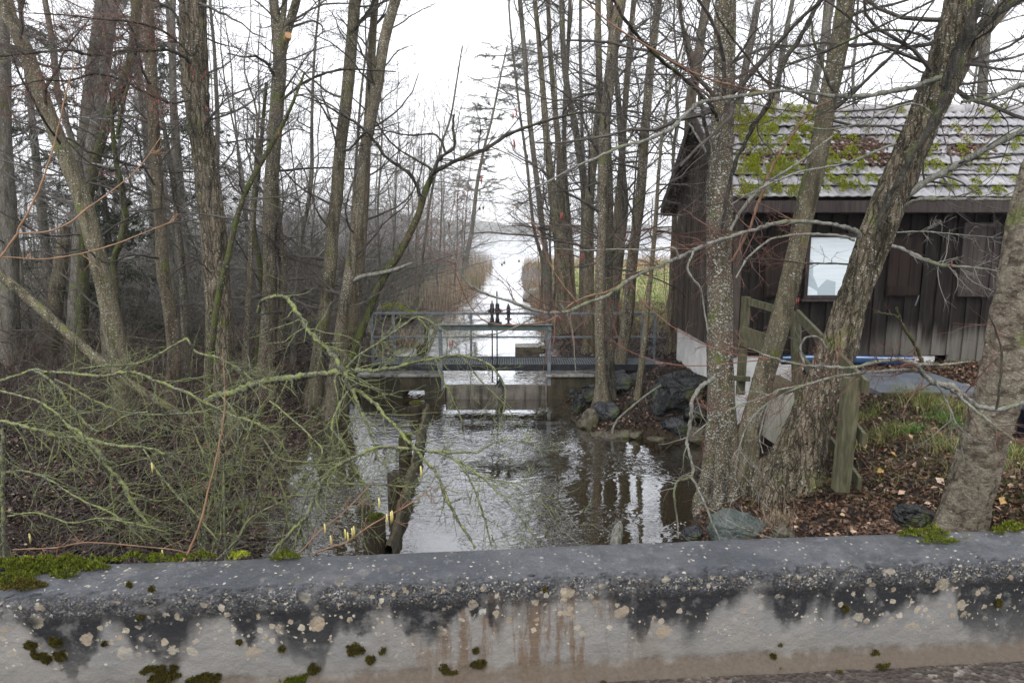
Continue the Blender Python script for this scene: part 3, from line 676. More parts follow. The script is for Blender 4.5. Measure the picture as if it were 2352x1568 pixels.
sh = thing('wooden_shed', 'dark board boathouse with mossy grey tiled roof and white plinth on the right bank', 'shed', (SX, SY0, 0))
m = MB(); x = SX; rng = np.random.default_rng(21)
XS = 6.62
while x < SX1:
    w = .235; z0 = 1.46 if x < XS else 1.12
    m.box((x+.004, SY0-.012*rng.random(), z0+.02*rng.random()), (min(x+w, SX1), SY0+.035, zeave))
    m.box((x+w-.03, SY0-.042, z0+.025), (x+w+.035, SY0-.014, zeave-.003))
    x += w+.004
m.build('front_wall', M['board'], sh)
m = MB(); y = SY0+.04
while y < SY1:
    zt_ = zeave+(zridge-zeave)*(1-abs(y+.06-ymid)/((SY1-SY0)/2))-.05
    m.box((SX-.008*rng.random(), y+.003, 1.42), (SX+.03, y+.124, zt_)); m.box((SX-.034, y+.095, 1.43), (SX-.010, y+.15, zt_)); y += .127
m.build('gable_wall', M['board_grey'], sh)
MB().box((SX-.045, SY0-.05, 1.44), (SX+.06, SY0+.05, zeave)).build('corner_post', M['board_grey'], sh)
MB().box((SX+.05, SY1-.04, 1.2), (SX1, SY1, zeave)).box((SX1-.03, SY0+.05, 1.2), (SX1, SY1-.05, zeave)).build('rear_wall', M['board'], sh)
m = MB().box((SX+.03, SY0+.02, -.3), (XS, SY0+.2, 1.452)).box((SX+.03, SY0+.205, -.3), (SX+.22, SY1-.02, 1.44))
m.build('plinth', M['white_wall'], sh)
# roof: pantile courses
def slope(front):
    m = MB(); ny_ = 9; oh = .40; run = (SY1-SY0)/2+oh; drop = (zridge-zeave)/((SY1-SY0)/2)
    xs_ = np.arange(SX-.29, SX1+.3, .0165); n = len(xs_); sgn = -1 if front else 1
    ct = 1/math.hypot(1, drop); nrm_ = np.array([0, sgn*drop*ct, ct])
    for j in range(ny_):
        rows_ = []; u0 = run*(1-(j+1)/ny_); u1 = run*(1-j/ny_)+.03     # distance from the ridge
        tile = np.floor((xs_-xs_[0])/.30+.5*(j % 2)*0).astype(int)
        jit = np.random.default_rng(j*7+front).normal(size=tile.max()+2)[tile]
        ph = (xs_-xs_[0])/.15*2*math.pi
        wave = .5+.5*np.sin(ph); wave = wave**.8
        for u, lift, lo in ((u0, .004, 0), ((u0+u1)/2, .022, 0), (u1-.02, .048, 0), (u1, .054, 1), (u1-.001, .034, 1), (u1-.14, .001, 0)):
            d = u+(.030*(wave-.5)+.008*jit)*lo
            y = ymid+sgn*d; z = zridge+.05-drop*d; h = lift+wave*.034+.005*jit
            rows_.append(np.stack([xs_, y+nrm_[1]*h, z+nrm_[2]*h], -1))
        V = np.concatenate(rows_); k = len(rows_); ii = (np.arange(k-1)[:, None]*n+np.arange(n-1)[None, :]).ravel()
        m.add(V, np.stack([ii, ii+n, ii+n+1, ii+1], -1))
    return m
t = NT('roof_tiles'); v = t.coord(); p = t.sep(v); n1 = t.noise(v, 2.5, 5, .65); n2 = t.noise(v, 30, 4, .6)
br = t.n('ShaderNodeTexWhiteNoise', noise_dimensions='2D'); t.put(br.inputs[0], t.comb(t.math('FLOOR', t.math('MULTIPLY', p[0], 3.33)), t.math('FLOOR', t.math('MULTIPLY', p[2], 4.45)), 0.0))
c = t.mix(br.outputs[0], (.235, .232, .245), (.36, .355, .37)); c = t.mix(t.ramp(n1, .4, .7, 0, .5), c, (.20, .17, .16))
c = t.mix(t.ramp(n2, .5, .75, 0, .6), c, (.12, .11, .10)); t.pbr(c, .42, t.bump(n2, .3, .01), .5); M['tile'] = t.m
slope(True).build('roof_front', M['tile'], sh, True); slope(False).build('roof_back', M['tile'], sh, True)
drop = (zridge-zeave)/((SY1-SY0)/2)
for sgn in (-1, 1):
    d = .42+(SY1-SY0)/2; a = (SX-.28, ymid, zridge+.0); b = (SX-.28, ymid+sgn*d, zridge-drop*d)
    MB().poly_prism([a, b, (b[0], b[1], b[2]-.03), (a[0], a[1], a[2]-.03)], (SX1+.55-SX, 0, 0)).build('roof_deck', M['deckwood'], sh)
    MB().bar((SX-.30, ymid, zridge-.02), (SX-.30, b[1], b[2]-.02), .022, .17, (0, 0, 1)).build('verge_board', M['board_brown'], sh)
    for q_ in np.linspace(.12, .97, 7):
        dd = d*q_; MB().box((SX-.275, ymid+sgn*dd-.035, zridge-drop*dd-.125), (SX+.02, ymid+sgn*dd+.035, zridge-drop*dd-.034)).build('purlin', M['deckwood'], sh)
ye = SY0-.42; ze = zridge-drop*(.42+(SY1-SY0)/2)
MB().box((SX-.28, ye-.035, ze-.13), (SX1+.3, ye-.008, ze+.035)).build('fascia', M['board_brown'], sh)
MB().box((SX-.27, ye-.004, ze-.145), (SX1+.3, SY0-.02, ze-.125)).build('soffit', M['deckwood'], sh)
m = 0; x = SX-.30; M['ridge'] = simple('ridge_clay', (.25, .24, .25), (.38, .36, .36), 6, .5, bumpd=.005)
while x < SX1+.2:
    prof = [(math.cos(a)*.125, math.sin(a)*.12) for a in np.linspace(-.25, math.pi+.25, 12)]
    V = [(x, ymid+c_, zridge+.045+s_) for c_, s_ in prof]+[(x+.38, ymid+c_*.9, zridge+.04+s_*.9) for c_, s_ in prof]
    V += [(x, ymid+c_*.88, zridge+.045+s_*.88) for c_, s_ in prof]
    Q = [[i, i+1, i+13, i+12] for i in range(11)]+[[i, i+24, i+25, i+1] for i in range(11)]
    MB().add(V, Q).build('ridge_tile', M['ridge'], sh, True); x += .36
# window, shutters
def rect(px0, px1, py0, py1, Y): a = at(px0, py1, Y); b = at(px1, py0, Y); return a[0], b[0], a[2], b[2]
x0, x1, z0, z1 = rect(1853, 1992, 545, 678, SY0-.05)
t = NT('window_pane'); v = t.coord(); p = t.sep(v); n_ = t.noise(v, 1.2, 3)
# papers and grey reflected shapes painted into the pane, pale like reflected sky
vv = t.coord((2.4, 1, 2.0), rot=(0, .5, 0)); bk = t.sep(t.vor(vv, 1.6, out='Color'))[0]
c = t.mix(t.ramp(t.noise(t.coord((1.5, 1, 30)), 1, 3), .45, .6, 0, .25), (.80, .88, .91), (.55, .66, .72))
c = t.mix(t.math('MULTIPLY', t.math('GREATER_THAN', bk, .72), .6), c, (.25, .33, .38))
t.pbr(c, .12, None, .6); M['pane'] = t.m
wf = MB()
for a, b in (((x0-.05, z0-.05), (x1+.05, z0)), ((x0-.05, z1), (x1+.05, z1+.06)), ((x0-.05, z0+.001), (x0, z1-.001)), ((x1, z0+.001), (x1+.05, z1-.001))):
    wf.box((a[0], SY0-.075, a[1]), (b[0], SY0-.02, b[1]))
win = wf.build('window', M['board_brown'], sh); win['label'] = 'pale window with papers and sky reflection painted into the pane'
build_under(MB().box((x0+.001, SY0-.055, z0+.001), (x1-.001, SY0-.05, z1-.001)), 'pane', M['pane'], win, sh)
build_under(MB().box((x0-.1, SY0-.13, z0-.09), (x1+.1, SY0-.03, z0-.055)), 'sill', M['board_brown'], win, sh)
def shutter(px0, px1, py0, py1, mat, framed=False, lab=None, name='shutter'):
    a0, a1, b0, b1 = rect(px0, px1, py0, py1, SY0-.06); m = MB(); k = max(2, int((a1-a0)/.16)); w = (a1-a0)/k
    for i in range(k): m.box((a0+i*w+.003, SY0-.075, b0), (a0+(i+1)*w-.003, SY0-.045, b1))
    if framed:
        for q in (b0+.03, b1-.03): m.box((a0, SY0-.10, q-.035), (a1, SY0-.077, q+.035))
        for q in (a0+.035, a1-.035, ): m.box((q-.04, SY0-.098, b0+.066), (q+.04, SY0-.077, b1-.066))
    else: m.box((a0+.02, SY0-.095, b0+.02), (a1-.02, SY0-.077, b0+.16))
    o = m.build(name, mat, sh)
    if lab: o['label'] = lab
shutter(1755, 1846, 540, 682, M['board_red'], lab='open shutter left of the window')
shutter(2033, 2120, 545, 680, M['board_red'], lab='reddish open shutter right of the window')
shutter(2196, 2296, 512, 680, M['board_brown'], True, 'closed framed shutter at the right')
a = at(2106, 693, SY0-.1)
MB().bar((a[0]-.02, SY0-.10, a[2]-.06), (a[0]+.02, SY0-.10, a[2]+.10), .02, .012).build('latch', M['steel'], sh)

# moss, leaves lying on the roof
def on_roof(d, x): h = .05+.02; return np.stack([x, ymid-d-.02, zridge+.085-drop*d], -1)
rng = np.random.default_rng(31); m = MB(); mbr = MB()
def roof_pt(px, py):
    d = ray(px, py); n_ = np.array([0, -drop, 1.0]); n_ = np.array([0, drop, -1.0])   # plane z = zr+.06 - drop*(ymid-y)
    s = (zridge+.06-drop*ymid+0-CAMZ)/(d[2]-drop*d[1]); w = CAM0+d*s; return w
cl = [(1705, 292, 22, 8), (1760, 283, 10, 6), (1800, 282, 10, 7), (1700, 318, 22, 6), (1745, 315, 14, 10), (1775, 305, 12, 8), (1845, 312, 24, 8), (1720, 338, 24, 7), (1765, 338, 14, 9), (1820, 340, 12, 10), (1700, 372, 12, 5), (1745, 365, 16, 7), (1800, 385, 22, 13), (1825, 402, 20, 8), (1830, 358, 20, 8), (1720, 392, 12, 12), (1735, 410, 18, 7), (1870, 330, 12, 6), (1880, 375, 16, 7), (1705, 432, 8, 5), (1940, 370, 18, 6), (1955, 358, 16, 7), (1900, 400, 18, 6), (1930, 432, 20, 9), (1962, 438, 16, 6), (1950, 410, 10, 6), (2005, 375, 10, 5), (1990, 305, 12, 5), (2048, 258, 10, 5), (2178, 437, 20, 7), (2205, 350, 9, 5), (2240, 432, 12, 5), (2290, 400, 18, 5), (2310, 378, 10, 4), (2150, 352, 8, 4), (2330, 350, 10, 5), (1915, 285, 8, 4), (1850, 280, 8, 4), (1858, 262, 8, 4), (2120, 405, 10, 4)]
for i_ in range(190):
    px = rng.choice([rng.uniform(1690, 1900), rng.uniform(1690, 2350)]); row_ = rng.integers(0, 9)
    py = 262+row_*23.5+rng.normal()*4
    s_ = rng.uniform(.35, 1.0)
    if px < 1900 or row_ in (3, 4, 5) or rng.random() < .6: cl.append((px, py, 5+11*s_, 3+4*s_))
for px, py, rx, ry in cl:
    w = roof_pt(px, py); k = mpp(11.3, 350); nn = int(rx*ry*k*k*300000)
    nn = max(200, min(5200, nn)); a = rng.uniform(0, 2*math.pi, nn); r = np.sqrt(rng.uniform(0, 1, nn))
    sl_ = rng.uniform(0, 20); kk = (.55*vnoise(np.cos(a)*r*2.6+sl_, np.sin(a)*r*2.2+sl_)+.25*vnoise(np.cos(a)*r*7+sl_, np.sin(a)*r*6)+1-1.05*r*r) > .38+.35*rng.random(nn); a = a[kk]; r = r[kk]; nn = len(a)
    X = w[0]+np.cos(a)*r*rx*k*1.2; Yv = w[1]+np.sin(a)*r*ry*k*2.2; Zv = zridge+.12-drop*(ymid-Yv)+.085*(1-r*r)*(.7+.5*vnoise(np.cos(a)*r*5, np.sin(a)*r*5))
    tufts(mbr if rng.random() < .72 else m, rng, np.stack([X, Yv, Zv], -1), np.tile([0, -.5, .9], (nn, 1)), .022, 1.4)
mbr.build('roof_moss', M['moss_bright'], sh, kind='stuff'); m.build('roof_moss', M['moss_bright'], sh, kind='stuff')
def leaves(mb, rng, C, N, smin, smax, lay=.5):
    n = len(C); nn = norm(N+rng.normal(size=(n, 3))*lay); a = norm(np.cross(nn, rng.normal(size=(n, 3)))); b = np.cross(nn, a)
    s = rng.uniform(smin, smax, n)[:, None]; w = s*rng.uniform(.28, .48, n)[:, None]; bend = rng.uniform(.05, .35, n)[:, None]*s
    V = np.stack([C-a*s*.5, C-a*s*.05+b*w+nn*bend, C+a*s*.5+nn*bend*.5, C+a*s*.02-b*w+nn*bend], 1).reshape(-1, 3)
    o = np.arange(n)[:, None]*4
    return mb.add(V, None, np.concatenate([o+[0, 2, 1], o+[0, 3, 2]]))
m = MB(); nn = 4200
pts = []
for cx, cy, rx, ry, k in [(1960, 350, 70, 26, 2600), (2010, 375, 60, 14, 900), (1890, 318, 40, 12, 700), (1850, 372, 40, 16, 500), (2230, 355, 60, 14, 350), (1760, 372, 60, 16, 250), (2150, 330, 150, 40, 350)]:
    a = rng.uniform(0, 2*math.pi, k); r = np.sqrt(rng.uniform(0, 1, k))
    W_ = np.array([roof_pt(cx+math.cos(p_)*q*rx, cy+math.sin(p_)*q*ry) for p_, q in zip(a, r)]); W_[:, 2] += .055+.02*rng.random(k); pts.append(W_)
P = np.concatenate(pts); leaves(m, rng, P, np.tile([0, -.6, .8], (len(P), 1)), .035, .07)
m.build('roof_leaves', M['litter'], sh, kind='stuff')

# ---------------------------------------------------------------- things in front of the shed
x0, x1 = at(1962, 880, 9.0)[0], at(2195, 880, 9.0)[0]
tag(MB().box((x0, 8.32, 1.30), (x1, 9.75, 1.385)).build('paving_slab', simple('blue_grey_slab', (.10, .115, .135), (.16, .175, .20), 5, .35, bumpd=.004)), 'blue-grey concrete slab with leaves on it before the shed plinth', 'slab')
tag(MB().bar((x0-.02, 8.24, 1.36), (x0+.72, 8.24, 1.36), .07, .09).build('edging_board', M['plank_wet']), 'weathered board edging the slab beside the thick green post', 'board')
bt = thing('blue_roll', 'long blue plastic sheet roll with a pale stripe lying along the shed plinth', 'tarpaulin', (at(1940, 822, 10.1)[0], 10.1, 1.36))
xa, xb = at(1795, 822, 10.1)[0], at(2095, 822, 10.1)[0]; zb = at(1900, 826, 10.1)[2]
P = np.array([[(x, 10.1, zb+.012*math.sin(x*3)) for x in np.linspace(xa, xb, 14)]])
MB().tubes(P, np.full((1, 14), .07), 14, True).build('sheet_roll', simple('blue_plastic', (.015, .035, .085), (.035, .08, .18), 5, .3), bt, True)
P2 = P+np.array([0, -.055, .045]); MB().tubes(P2, np.full((1, 14), .014), 6, True).build('pale_stripe', simple('pale_blue', (.30, .45, .70), (.5, .6, .8), 5, .3), bt, True)

# wooden landing with handrails
M['rail_wood'] = simple('green_weathered_rail', (.055, .055, .032), (.135, .13, .08), 9, .65, (3, 3, .5), .006)
M['pale_wood'] = simple('pale_weathered_board', (.24, .235, .20), (.40, .39, .33), 7, .65, (3, 3, .5), .006)
ld = thing('wooden_landing', 'weathered green timber steps with handrail posts and pale side board between the leaning trees', 'landing', at(1830, 900, 8.8))
def pbar(name, a, b, Ya, Yb, w, mat, h=None, up=(0, 0, 1), lab=None):
    p, q = at(a[0], a[1], Ya), at(b[0], b[1], Yb); o = MB().bar(p, q, w, h or w, up).build(name, mat, ld)
    if lab: o['label'] = lab
pbar('rail_post', (1714, 681), (1700, 905), 9.7, 9.7, .105, M['rail_wood'], up=(0, 1, 0))
pbar('rail_post', (1827, 718), (1832, 935), 9.0, 9.0, .11, M['rail_wood'], up=(0, 1, 0))
pbar('rail_post', (1957, 868), (1930, 1125), 6.3, 6.3, .135, M['rail_wood'], up=(0, 1, 0), lab='thick green post nearest to the parapet')
pbar('handrail', (1722, 693), (1824, 722), 9.62, 9.0, .035, M['rail_wood'], .10)
pbar('handrail', (1832, 722), (1992, 890), 8.9, 6.1, .04, M['rail_wood'], .13)
pbar('middle_rail', (1835, 815), (1985, 1010), 8.9, 6.15, .035, M['rail_wood'], .13)
pbar('lower_rail', (1845, 925), (1975, 1110), 8.8, 6.2, .035, M['rail_wood'], .12)
pbar('middle_rail', (1700, 770), (1760, 790), 9.65, 9.4, .035, M['rail_wood'], .28)
pbar('cross_bar', (1685, 868), (1722, 870), 9.6, 9.6, .05, M['rail_wood'], .07)
Yp_ = 8.5
MB().poly_prism([at(1757, 925, Yp_), at(1824, 903, Yp_), at(1826, 950, Yp_), at(1783, 1022, Yp_), at(1742, 994, Yp_)][::-1], (0, .045, 0)).build('side_board', M['pale_wood'], ld)
MB().poly_prism([at(1757, 885, Yp_+.1), at(1825, 880, Yp_+.1), at(1828, 918, Yp_+.1), at(1760, 936, Yp_+.1)][::-1], (0, .5, 0)).build('step', M['rail_wood'], ld)
a = at(1745, 1000, 8.55)
MB().box((a[0]-.1, 8.75, .2), (a[0]+.75, 8.8, 1.0)).build('shade_sheet', M['pile'], ld)  # dark sheet added behind the side board to stand for shade

# ---------------------------------------------------------------- rocks
def rockmat(name, c1, c2, mossy):
    t = NT(name); v = t.coord(); n1 = t.noise(v, 4, 6, .65); n2 = t.noise(v, 30, 4, .6)
    c = t.mix(t.ramp(n1, .35, .65), c1, c2); c = t.mix(t.ramp(n2, .6, .75, 0, .35), c, (.11, .115, .11))
    if mossy: c = t.mix(t.math('MULTIPLY', t.ramp(t.noise(v, 2.6, 4), .54, .66), mossy), c, (.06, .075, .015))
    return t.pbr(c, t.ramp(n1, .3, .7, .18, .42), t.bump(t.math('ADD', n1, t.math('MULTIPLY', n2, .5)), .9, .05), .45)
M['rock_dark'] = rockmat('rock_dark', (.004, .005, .005), (.012, .013, .015), .6)
M['rock_blue'] = rockmat('rock_blue', (.010, .012, .014), (.03, .034, .04), .6)
M['rock_green'] = rockmat('rock_green', (.06, .078, .072), (.095, .115, .11), .3)
M['rock_brown'] = rockmat('rock_brown', (.05, .042, .026), (.10, .085, .058), .5)
import bmesh
def rock(px, py, w, h, Y, label, mat='rock_dark', seed=0, depth=.8, planes=9, flat=1.0, name='boulder', zoff=0):
    rg = np.random.default_rng(seed+100); k = mpp(Y, py); c = at(px, py, Y); bm = bmesh.new(); bmesh.ops.create_icosphere(bm, subdivisions=4, radius=1.0)
    V = np.array([v.co[:] for v in bm.verts]); F = np.array([[v.index for v in f.verts] for f in bm.faces]); bm.free()
    for i in range(planes):
        nn = norm(rg.normal(size=3)); d = rg.uniform(.55, .85); e = V@nn; V = V-np.maximum(e-d, 0)[:, None]*nn
    V += .03*np.stack([vnoise(V[:, 0]*9+seed, V[:, 1]*9+V[:, 2]*7), vnoise(V[:, 1]*9, V[:, 2]*9+seed), vnoise(V[:, 2]*9, V[:, 0]*9)], -1)
    V += .06*np.stack([vnoise(V[:, 0]*2.5+seed, V[:, 1]*2.5+V[:, 2]*2), vnoise(V[:, 1]*2.5, V[:, 2]*2.5+seed), vnoise(V[:, 2]*2.5, V[:, 0]*2.5+seed)], -1)
    V = V/np.abs(V).max(0); V = V*np.array([w*k/2, w*k/2*depth, h*k/2])
    V = V+c+[0, 0, zoff]
    return tag(MB().add(V, None, F).build(name, M[mat], smooth_=False if planes > 0 else True, loc=c), label, 'rock')
rock(1352, 905, 50, 56, 12.9, 'small wet boulder touching the sluice abutment, left of the slender trunk', 'rock_dark', 1)
rock(1425, 882, 82, 66, 13.0, 'rounded blue-grey boulder with moss spots right of the slender waterside trunk', 'rock_blue', 2)
rock(1330, 932, 34, 60, 12.3, 'small dark boulder at the water foot of the abutment', 'rock_dark', 3)
rock(1396, 948, 84, 80, 11.9, 'shiny pale-topped dark boulder in front of the slender trunk base', 'rock_blue', 4)
rock(1352, 968, 56, 66, 11.6, 'dark boulder with brown foot at the left corner of the rock pile', 'rock_brown', 5)
rock(1497, 968, 70, 84, 11.6, 'black upright boulder in the middle of the rock pile', 'rock_dark', 6)
rock(1565, 910, 150, 112, 11.3, 'largest black boulder with a green moss streak under the shed corner', 'rock_dark', 7, .7)
rock(1555, 985, 80, 72, 11.0, 'grey boulder at the waterline left of the spotted trunk', 'rock_blue', 8)
rock(1425, 998, 110, 26, 11.1, 'long flat brown stone at the waterline of the rock pile', 'rock_brown', 9, .5)
rock(1510, 1008, 66, 18, 10.9, 'thin flat stone half under water below the black boulder', 'rock_brown', 10, .5)
rock(1605, 1000, 60, 44, 10.6, 'brown waterline stone right beside the spotted trunk', 'rock_brown', 11, .6)
rock(1690, 1225, 150, 130, 6.45, 'big smooth grey-green rock at the stream edge by the parapet', 'rock_green', 12, .7, 7)
rock(1590, 1225, 50, 44, 6.6, 'small wet stone at the water edge left of the grey-green rock', 'rock_blue', 13)
rock(1795, 1225, 56, 46, 5.9, 'small brown rock among dry grass beside the parapet', 'rock_brown', 14)
rock(1242, 803, 36, 20, 16.8, 'low flat stone beside the squared block in the pond', 'rock_brown', 15)
for i_, (px, py, w, h, Y, mt, lab) in enumerate([
    (1316, 905, 26, 26, 12.7, 'rock_dark', 'fist-like dark stone wedged between abutment and boulders'), (1450, 935, 44, 34, 12.2, 'rock_dark', 'small dark wet stone among leaves behind the shiny boulder'),
    (1530, 985, 40, 40, 11.2, 'rock_dark', 'small black stone filling the gap between the upright and the waterline boulder'), (1460, 1000, 46, 24, 10.95, 'rock_brown', 'low brown stone in front of the upright black boulder'),
    (1375, 1000, 40, 26, 11.1, 'rock_brown', 'brown wet stone at the left tip of the flat stone'), (1600, 950, 60, 50, 10.9, 'rock_dark', 'dark stone tucked beside the spotted trunk above the water'),
    (1462, 868, 40, 26, 13.2, 'rock_dark', 'small stone half hidden in leaves right of the rounded boulder')]):
    rock(px, py, w, h, Y, lab, mt, 200+i_)
c = at(1213, 797, 16.6)
tag(MB().box((c[0]-.32, 16.4, c[2]-.22), (c[0]+.28, 17.0, c[2]+.03)).build('stone_block', M['rock_brown']), 'squared mossy stone block in the pond behind the gate', 'rock')
rock(2100, 1178, 118, 78, 5.35, 'dark kerb block half buried in leaves left of the near right trunk', 'rock_dark', 61, .7, 14, name='stone_slab', zoff=-.03)
c = at(1545, 826, 14.0)
tag(MB().poly_prism([(c[0]-.35, 14.5, .62), (c[0]-.05, 13.55, .62), (c[0]+.6, 13.6, .62), (c[0]+.6, 14.5, .62)][::-1], (0, 0, -.22)).build('stone_step', M['conc_pale']), 'pale flat step slab at the footbridge end beside the shed', 'step')
o = MB().tubes([catmull([at(1205, 690, 30), at(1218, 672, 30.5), at(1262, 668, 31)], 8)], [[.1, .14, .17, .18, .18, .17, .15, .08]], 10, True).build('driftwood_log', M['limb_pale'])
tag(o, 'grey log lying on the right bank at the bend of the canal', 'log')

c = at(2362, 985, 6.6)
m = MB().lathe((c[0]+.12, 6.6, float(terr(c[0]+.12, 6.6))-.02), [(0, .02), (.17, 0), (.185, .02), (.20, .30), (.215, .31), (.215, .335), (.195, .335), (.18, .05), (0, .045)], 24)
tag(m.build('garden_tub', simple('dark_blue_plastic', (.008, .012, .03), (.02, .028, .055), 5, .35), smooth_=True), 'dark blue plastic tub half hidden behind the right-edge trunk', 'tub')
# ---------------------------------------------------------------- trees
def trunk_tube(mb, rng, P, R, sides=14, lump=.05, flare=True, fine=0.0):
    """P (K,3) from base upward; lumpy tapering tube with a root flare"""
    K = len(P); a = np.arange(sides)*2*math.pi/sides
    t = np.gradient(P, axis=0); t = norm(t); ref = np.array([1., 0, 0]) if abs(t[:, 0].mean()) < .8 else np.array([0, 1., 0])
    u = norm(np.cross(t, ref)); v = np.cross(t, u)
    s = np.concatenate([[0], np.cumsum(np.linalg.norm(np.diff(P, axis=0), axis=1))])
    sd = rng.uniform(0, 40)
    f = 1+lump*vnoise(np.cos(a)[None, :]*1.6+sd+s[:, None]*.9, np.sin(a)[None, :]*1.6+s[:, None]*1.7)+lump*.5*vnoise(a[None, :]*3+sd, s[:, None]*7)
    if flare:
        rt = .5+.5*np.cos(a*5+sd); f = f*(1+np.exp(-np.maximum(s-.35, 0)/(.16+1.3*R[1]))[:, None]*(.16+(.32 if fine else .6)*rt[None, :]**2))
    r = R[:, None]*f
    if fine:
        cx_ = np.cos(a)[None, :]; sx_ = np.sin(a)[None, :]; q = s[:, None]*2.6
        n_ = lambda k, z: .5*(vnoise(cx_*k+7+sx_*k*.6+sd, z+sx_*k)+vnoise(sx_*k*1.1+3, z*1.1+cx_*k+11))
        rg = 1-np.abs(n_(5.5, q)); rg2 = 1-np.abs(n_(11, q*2.6+20)); r = r+fine*((rg-.6)*1.1+(rg2-.6)*.55)+fine*.35*vnoise(a[None, :]*9, s[:, None]*28)
    V = P[:, None, :]+r[:, :, None]*(np.cos(a)[None, :, None]*u[:, None, :]+np.sin(a)[None, :, None]*v[:, None, :])
    k = (np.arange(K-1)*sides)[:, None]; i = np.arange(sides)[None, :]; j = (i+1) % sides
    return mb.add(V.reshape(-1, 3), np.stack([k+i, k+j, k+sides+j, k+sides+i], -1).reshape(-1, 4))

def crown(rng, P, R, n1, l1, levels=3, hmin=2.0, up=.02, sub=(5, 6), rad=1.0, zone=(0, 1), biasY=0):
    """side limbs and twigs of a bare tree: returns list of (P,R,sides)"""
    zz = P[:, 2]; ok = zz > hmin
    if ok.sum() < 3: ok = np.arange(len(P)) > len(P)//2
    Q = P[ok]; RQ = R[ok]
    n1 = int(n1*1.75); idx = rng.integers(0, len(Q)-1, n1); f = rng.random(n1)[:, None]; S = Q[idx]*(1-f)+Q[idx+1]*f
    az = rng.uniform(0, 2*math.pi, n1); el = np.radians(rng.uniform(-12, 48, n1))
    D = np.stack([np.cos(az)*np.cos(el), np.sin(az)*np.cos(el)+biasY, np.sin(el)], -1)
    L = l1*rng.uniform(.45, 1.15, n1)*(1-.45*idx/len(Q)); R1 = np.minimum(RQ[idx]*.4, .005+.0068*L)*rad
    out = []; P1, r1 = grow(rng, S, D, L, R1, 9, .17, up); out.append((P1, r1, 5))
    s, d, l, r, t = kids(rng, P1, r1, sub[0], .15, 1, (30, 65)); P2, r2 = grow(rng, s, d, l*(.60-.35*t), np.maximum(r*.62, .0024*rad), 6, .19, up); out.append((P2, r2, 3))
    if levels > 2:
        s, d, l, r, t = kids(rng, P2, r2, sub[1], .1, 1, (30, 65)); P3, r3 = grow(rng, s, d, l*(.62-.3*t), np.maximum(r*.55, .0016*rad), 4, .24, up); out.append((P3, r3, 3))
    return out
def add_crown(mb, out):
    for P, R, sd in out: mb.tubes(P, R, sd)

def trace(pts, Y, K=None, wob=0.0, rng=None):
    """picture points (x, y, width[, Y]) to world path; Y number or (Ystart, Yend)"""
    n = len(pts); Ys = np.full(n, Y, float) if np.isscalar(Y) else np.interp(np.linspace(0, 1, n), np.linspace(0, 1, len(Y)), Y)
    C = []
    for (px, py, w), yy in zip(pts, Ys):
        p = at(px, py, yy); C.append([*p, w*mpp(yy, py)/2])
    C = np.array(C); C[:, 3] *= .95
    return C

def tree(name, label, pts, Y, mat, group=None, top=13.0, ncrown=16, lcrown=2.0, levels=3, sides=14, cat='tree', hmin=1.9, base=None, twigmat='twig', forks=(), rad=1.0, sub=(7, 7), seed=0, crownzone=None, lump=.05, flare=True, up=.03, fine=0.0):
    rad = rad*1.35; rng = np.random.default_rng(seed+1000)
    C = trace(pts, Y); C = C[::-1] if C[0, 2] > C[-1, 2] else C      # base first
    b = C[0].copy(); zb = float(terr(b[0], b[1]))
    d = C[0]-C[1]; d = d/max(1e-6, np.linalg.norm(d[:3]))
    ext = [C[0]]
    if C[0, 2] > zb+.05:
        stp = (C[0, 2]-zb)/max(.35, -d[2] if d[2] < 0 else .35)
        e = C[0].copy(); e[:3] += d[:3]*stp; e[2] = zb; e[3] *= 1.08; ext = [e]+ext
    e0_ = ext[0].copy(); e0_[2] -= .35; e0_[3] *= 1.05; ext = [e0_]+ext
    C = np.vstack([np.array(ext), C[1:]])
    # above the frame the trunk goes on with the same lean
    tdir = norm(C[-1, :3]-C[-2, :3]); tdir = norm(tdir+np.array([0, 0, .25])); zt_ = C[-1, 2]
    if top > zt_+.5:
        for f in (.35, .7, 1.0):
            e = C[-1].copy(); e[:3] = C[-1, :3]+tdir*(top-zt_)*.34+np.array([.12*rng.normal(), .12*rng.normal(), 0]); e[3] = max(.008, C[-1, 3]*(.66 if f < 1 else .3)); C = np.vstack([C, e])
    K = int(26+len(pts)*2) if not fine else 330; S = catmull(C, K); P, R = S[:, :3], np.maximum(S[:, 3], .006)
    root = thing(name, label, cat, (P[1][0], P[1][1], zb), group)
    m = MB(); trunk_tube(m, rng, P, R, sides, lump, flare, fine); m.build('trunk', M[mat], root, True)
    PR = [(P, R)]
    for fk in forks:      # (pts, Y) sub-stems
        Cf = trace(fk[0], fk[1] if len(fk) > 1 and fk[1] is not None else Y); Cf = Cf[::-1] if (Cf[0, 2] > Cf[-1, 2] and not (len(fk) > 3 and fk[3])) else Cf
        if len(fk) > 2 and fk[2]:
            td = norm(norm(Cf[-1, :3]-Cf[-2, :3])+np.array([0, 0, .2])); z0_ = Cf[-1, 2]
            for f in (.5, 1):
                e = Cf[-1].copy(); e[:3] = Cf[-1, :3]+td*(fk[2]-z0_)*.5; e[3] *= .55; Cf = np.vstack([Cf, e])
        S2 = catmull(Cf, 20); m = MB(); trunk_tube(m, rng, S2[:, :3], np.maximum(S2[:, 3], .004), 10, .05, False); m.build('stem', M[mat], root, True)
        PR.append((S2[:, :3], S2[:, 3]))
    m = MB()
    for k, (P_, R_) in enumerate(PR):
        n1 = ncrown if k == 0 else max(5, ncrown//2)
        if n1: add_crown(m, crown(rng, P_, R_, n1, lcrown, levels, hmin, up, sub, rad))
    if ncrown: m.build('crown', M[twigmat], root)
    return root

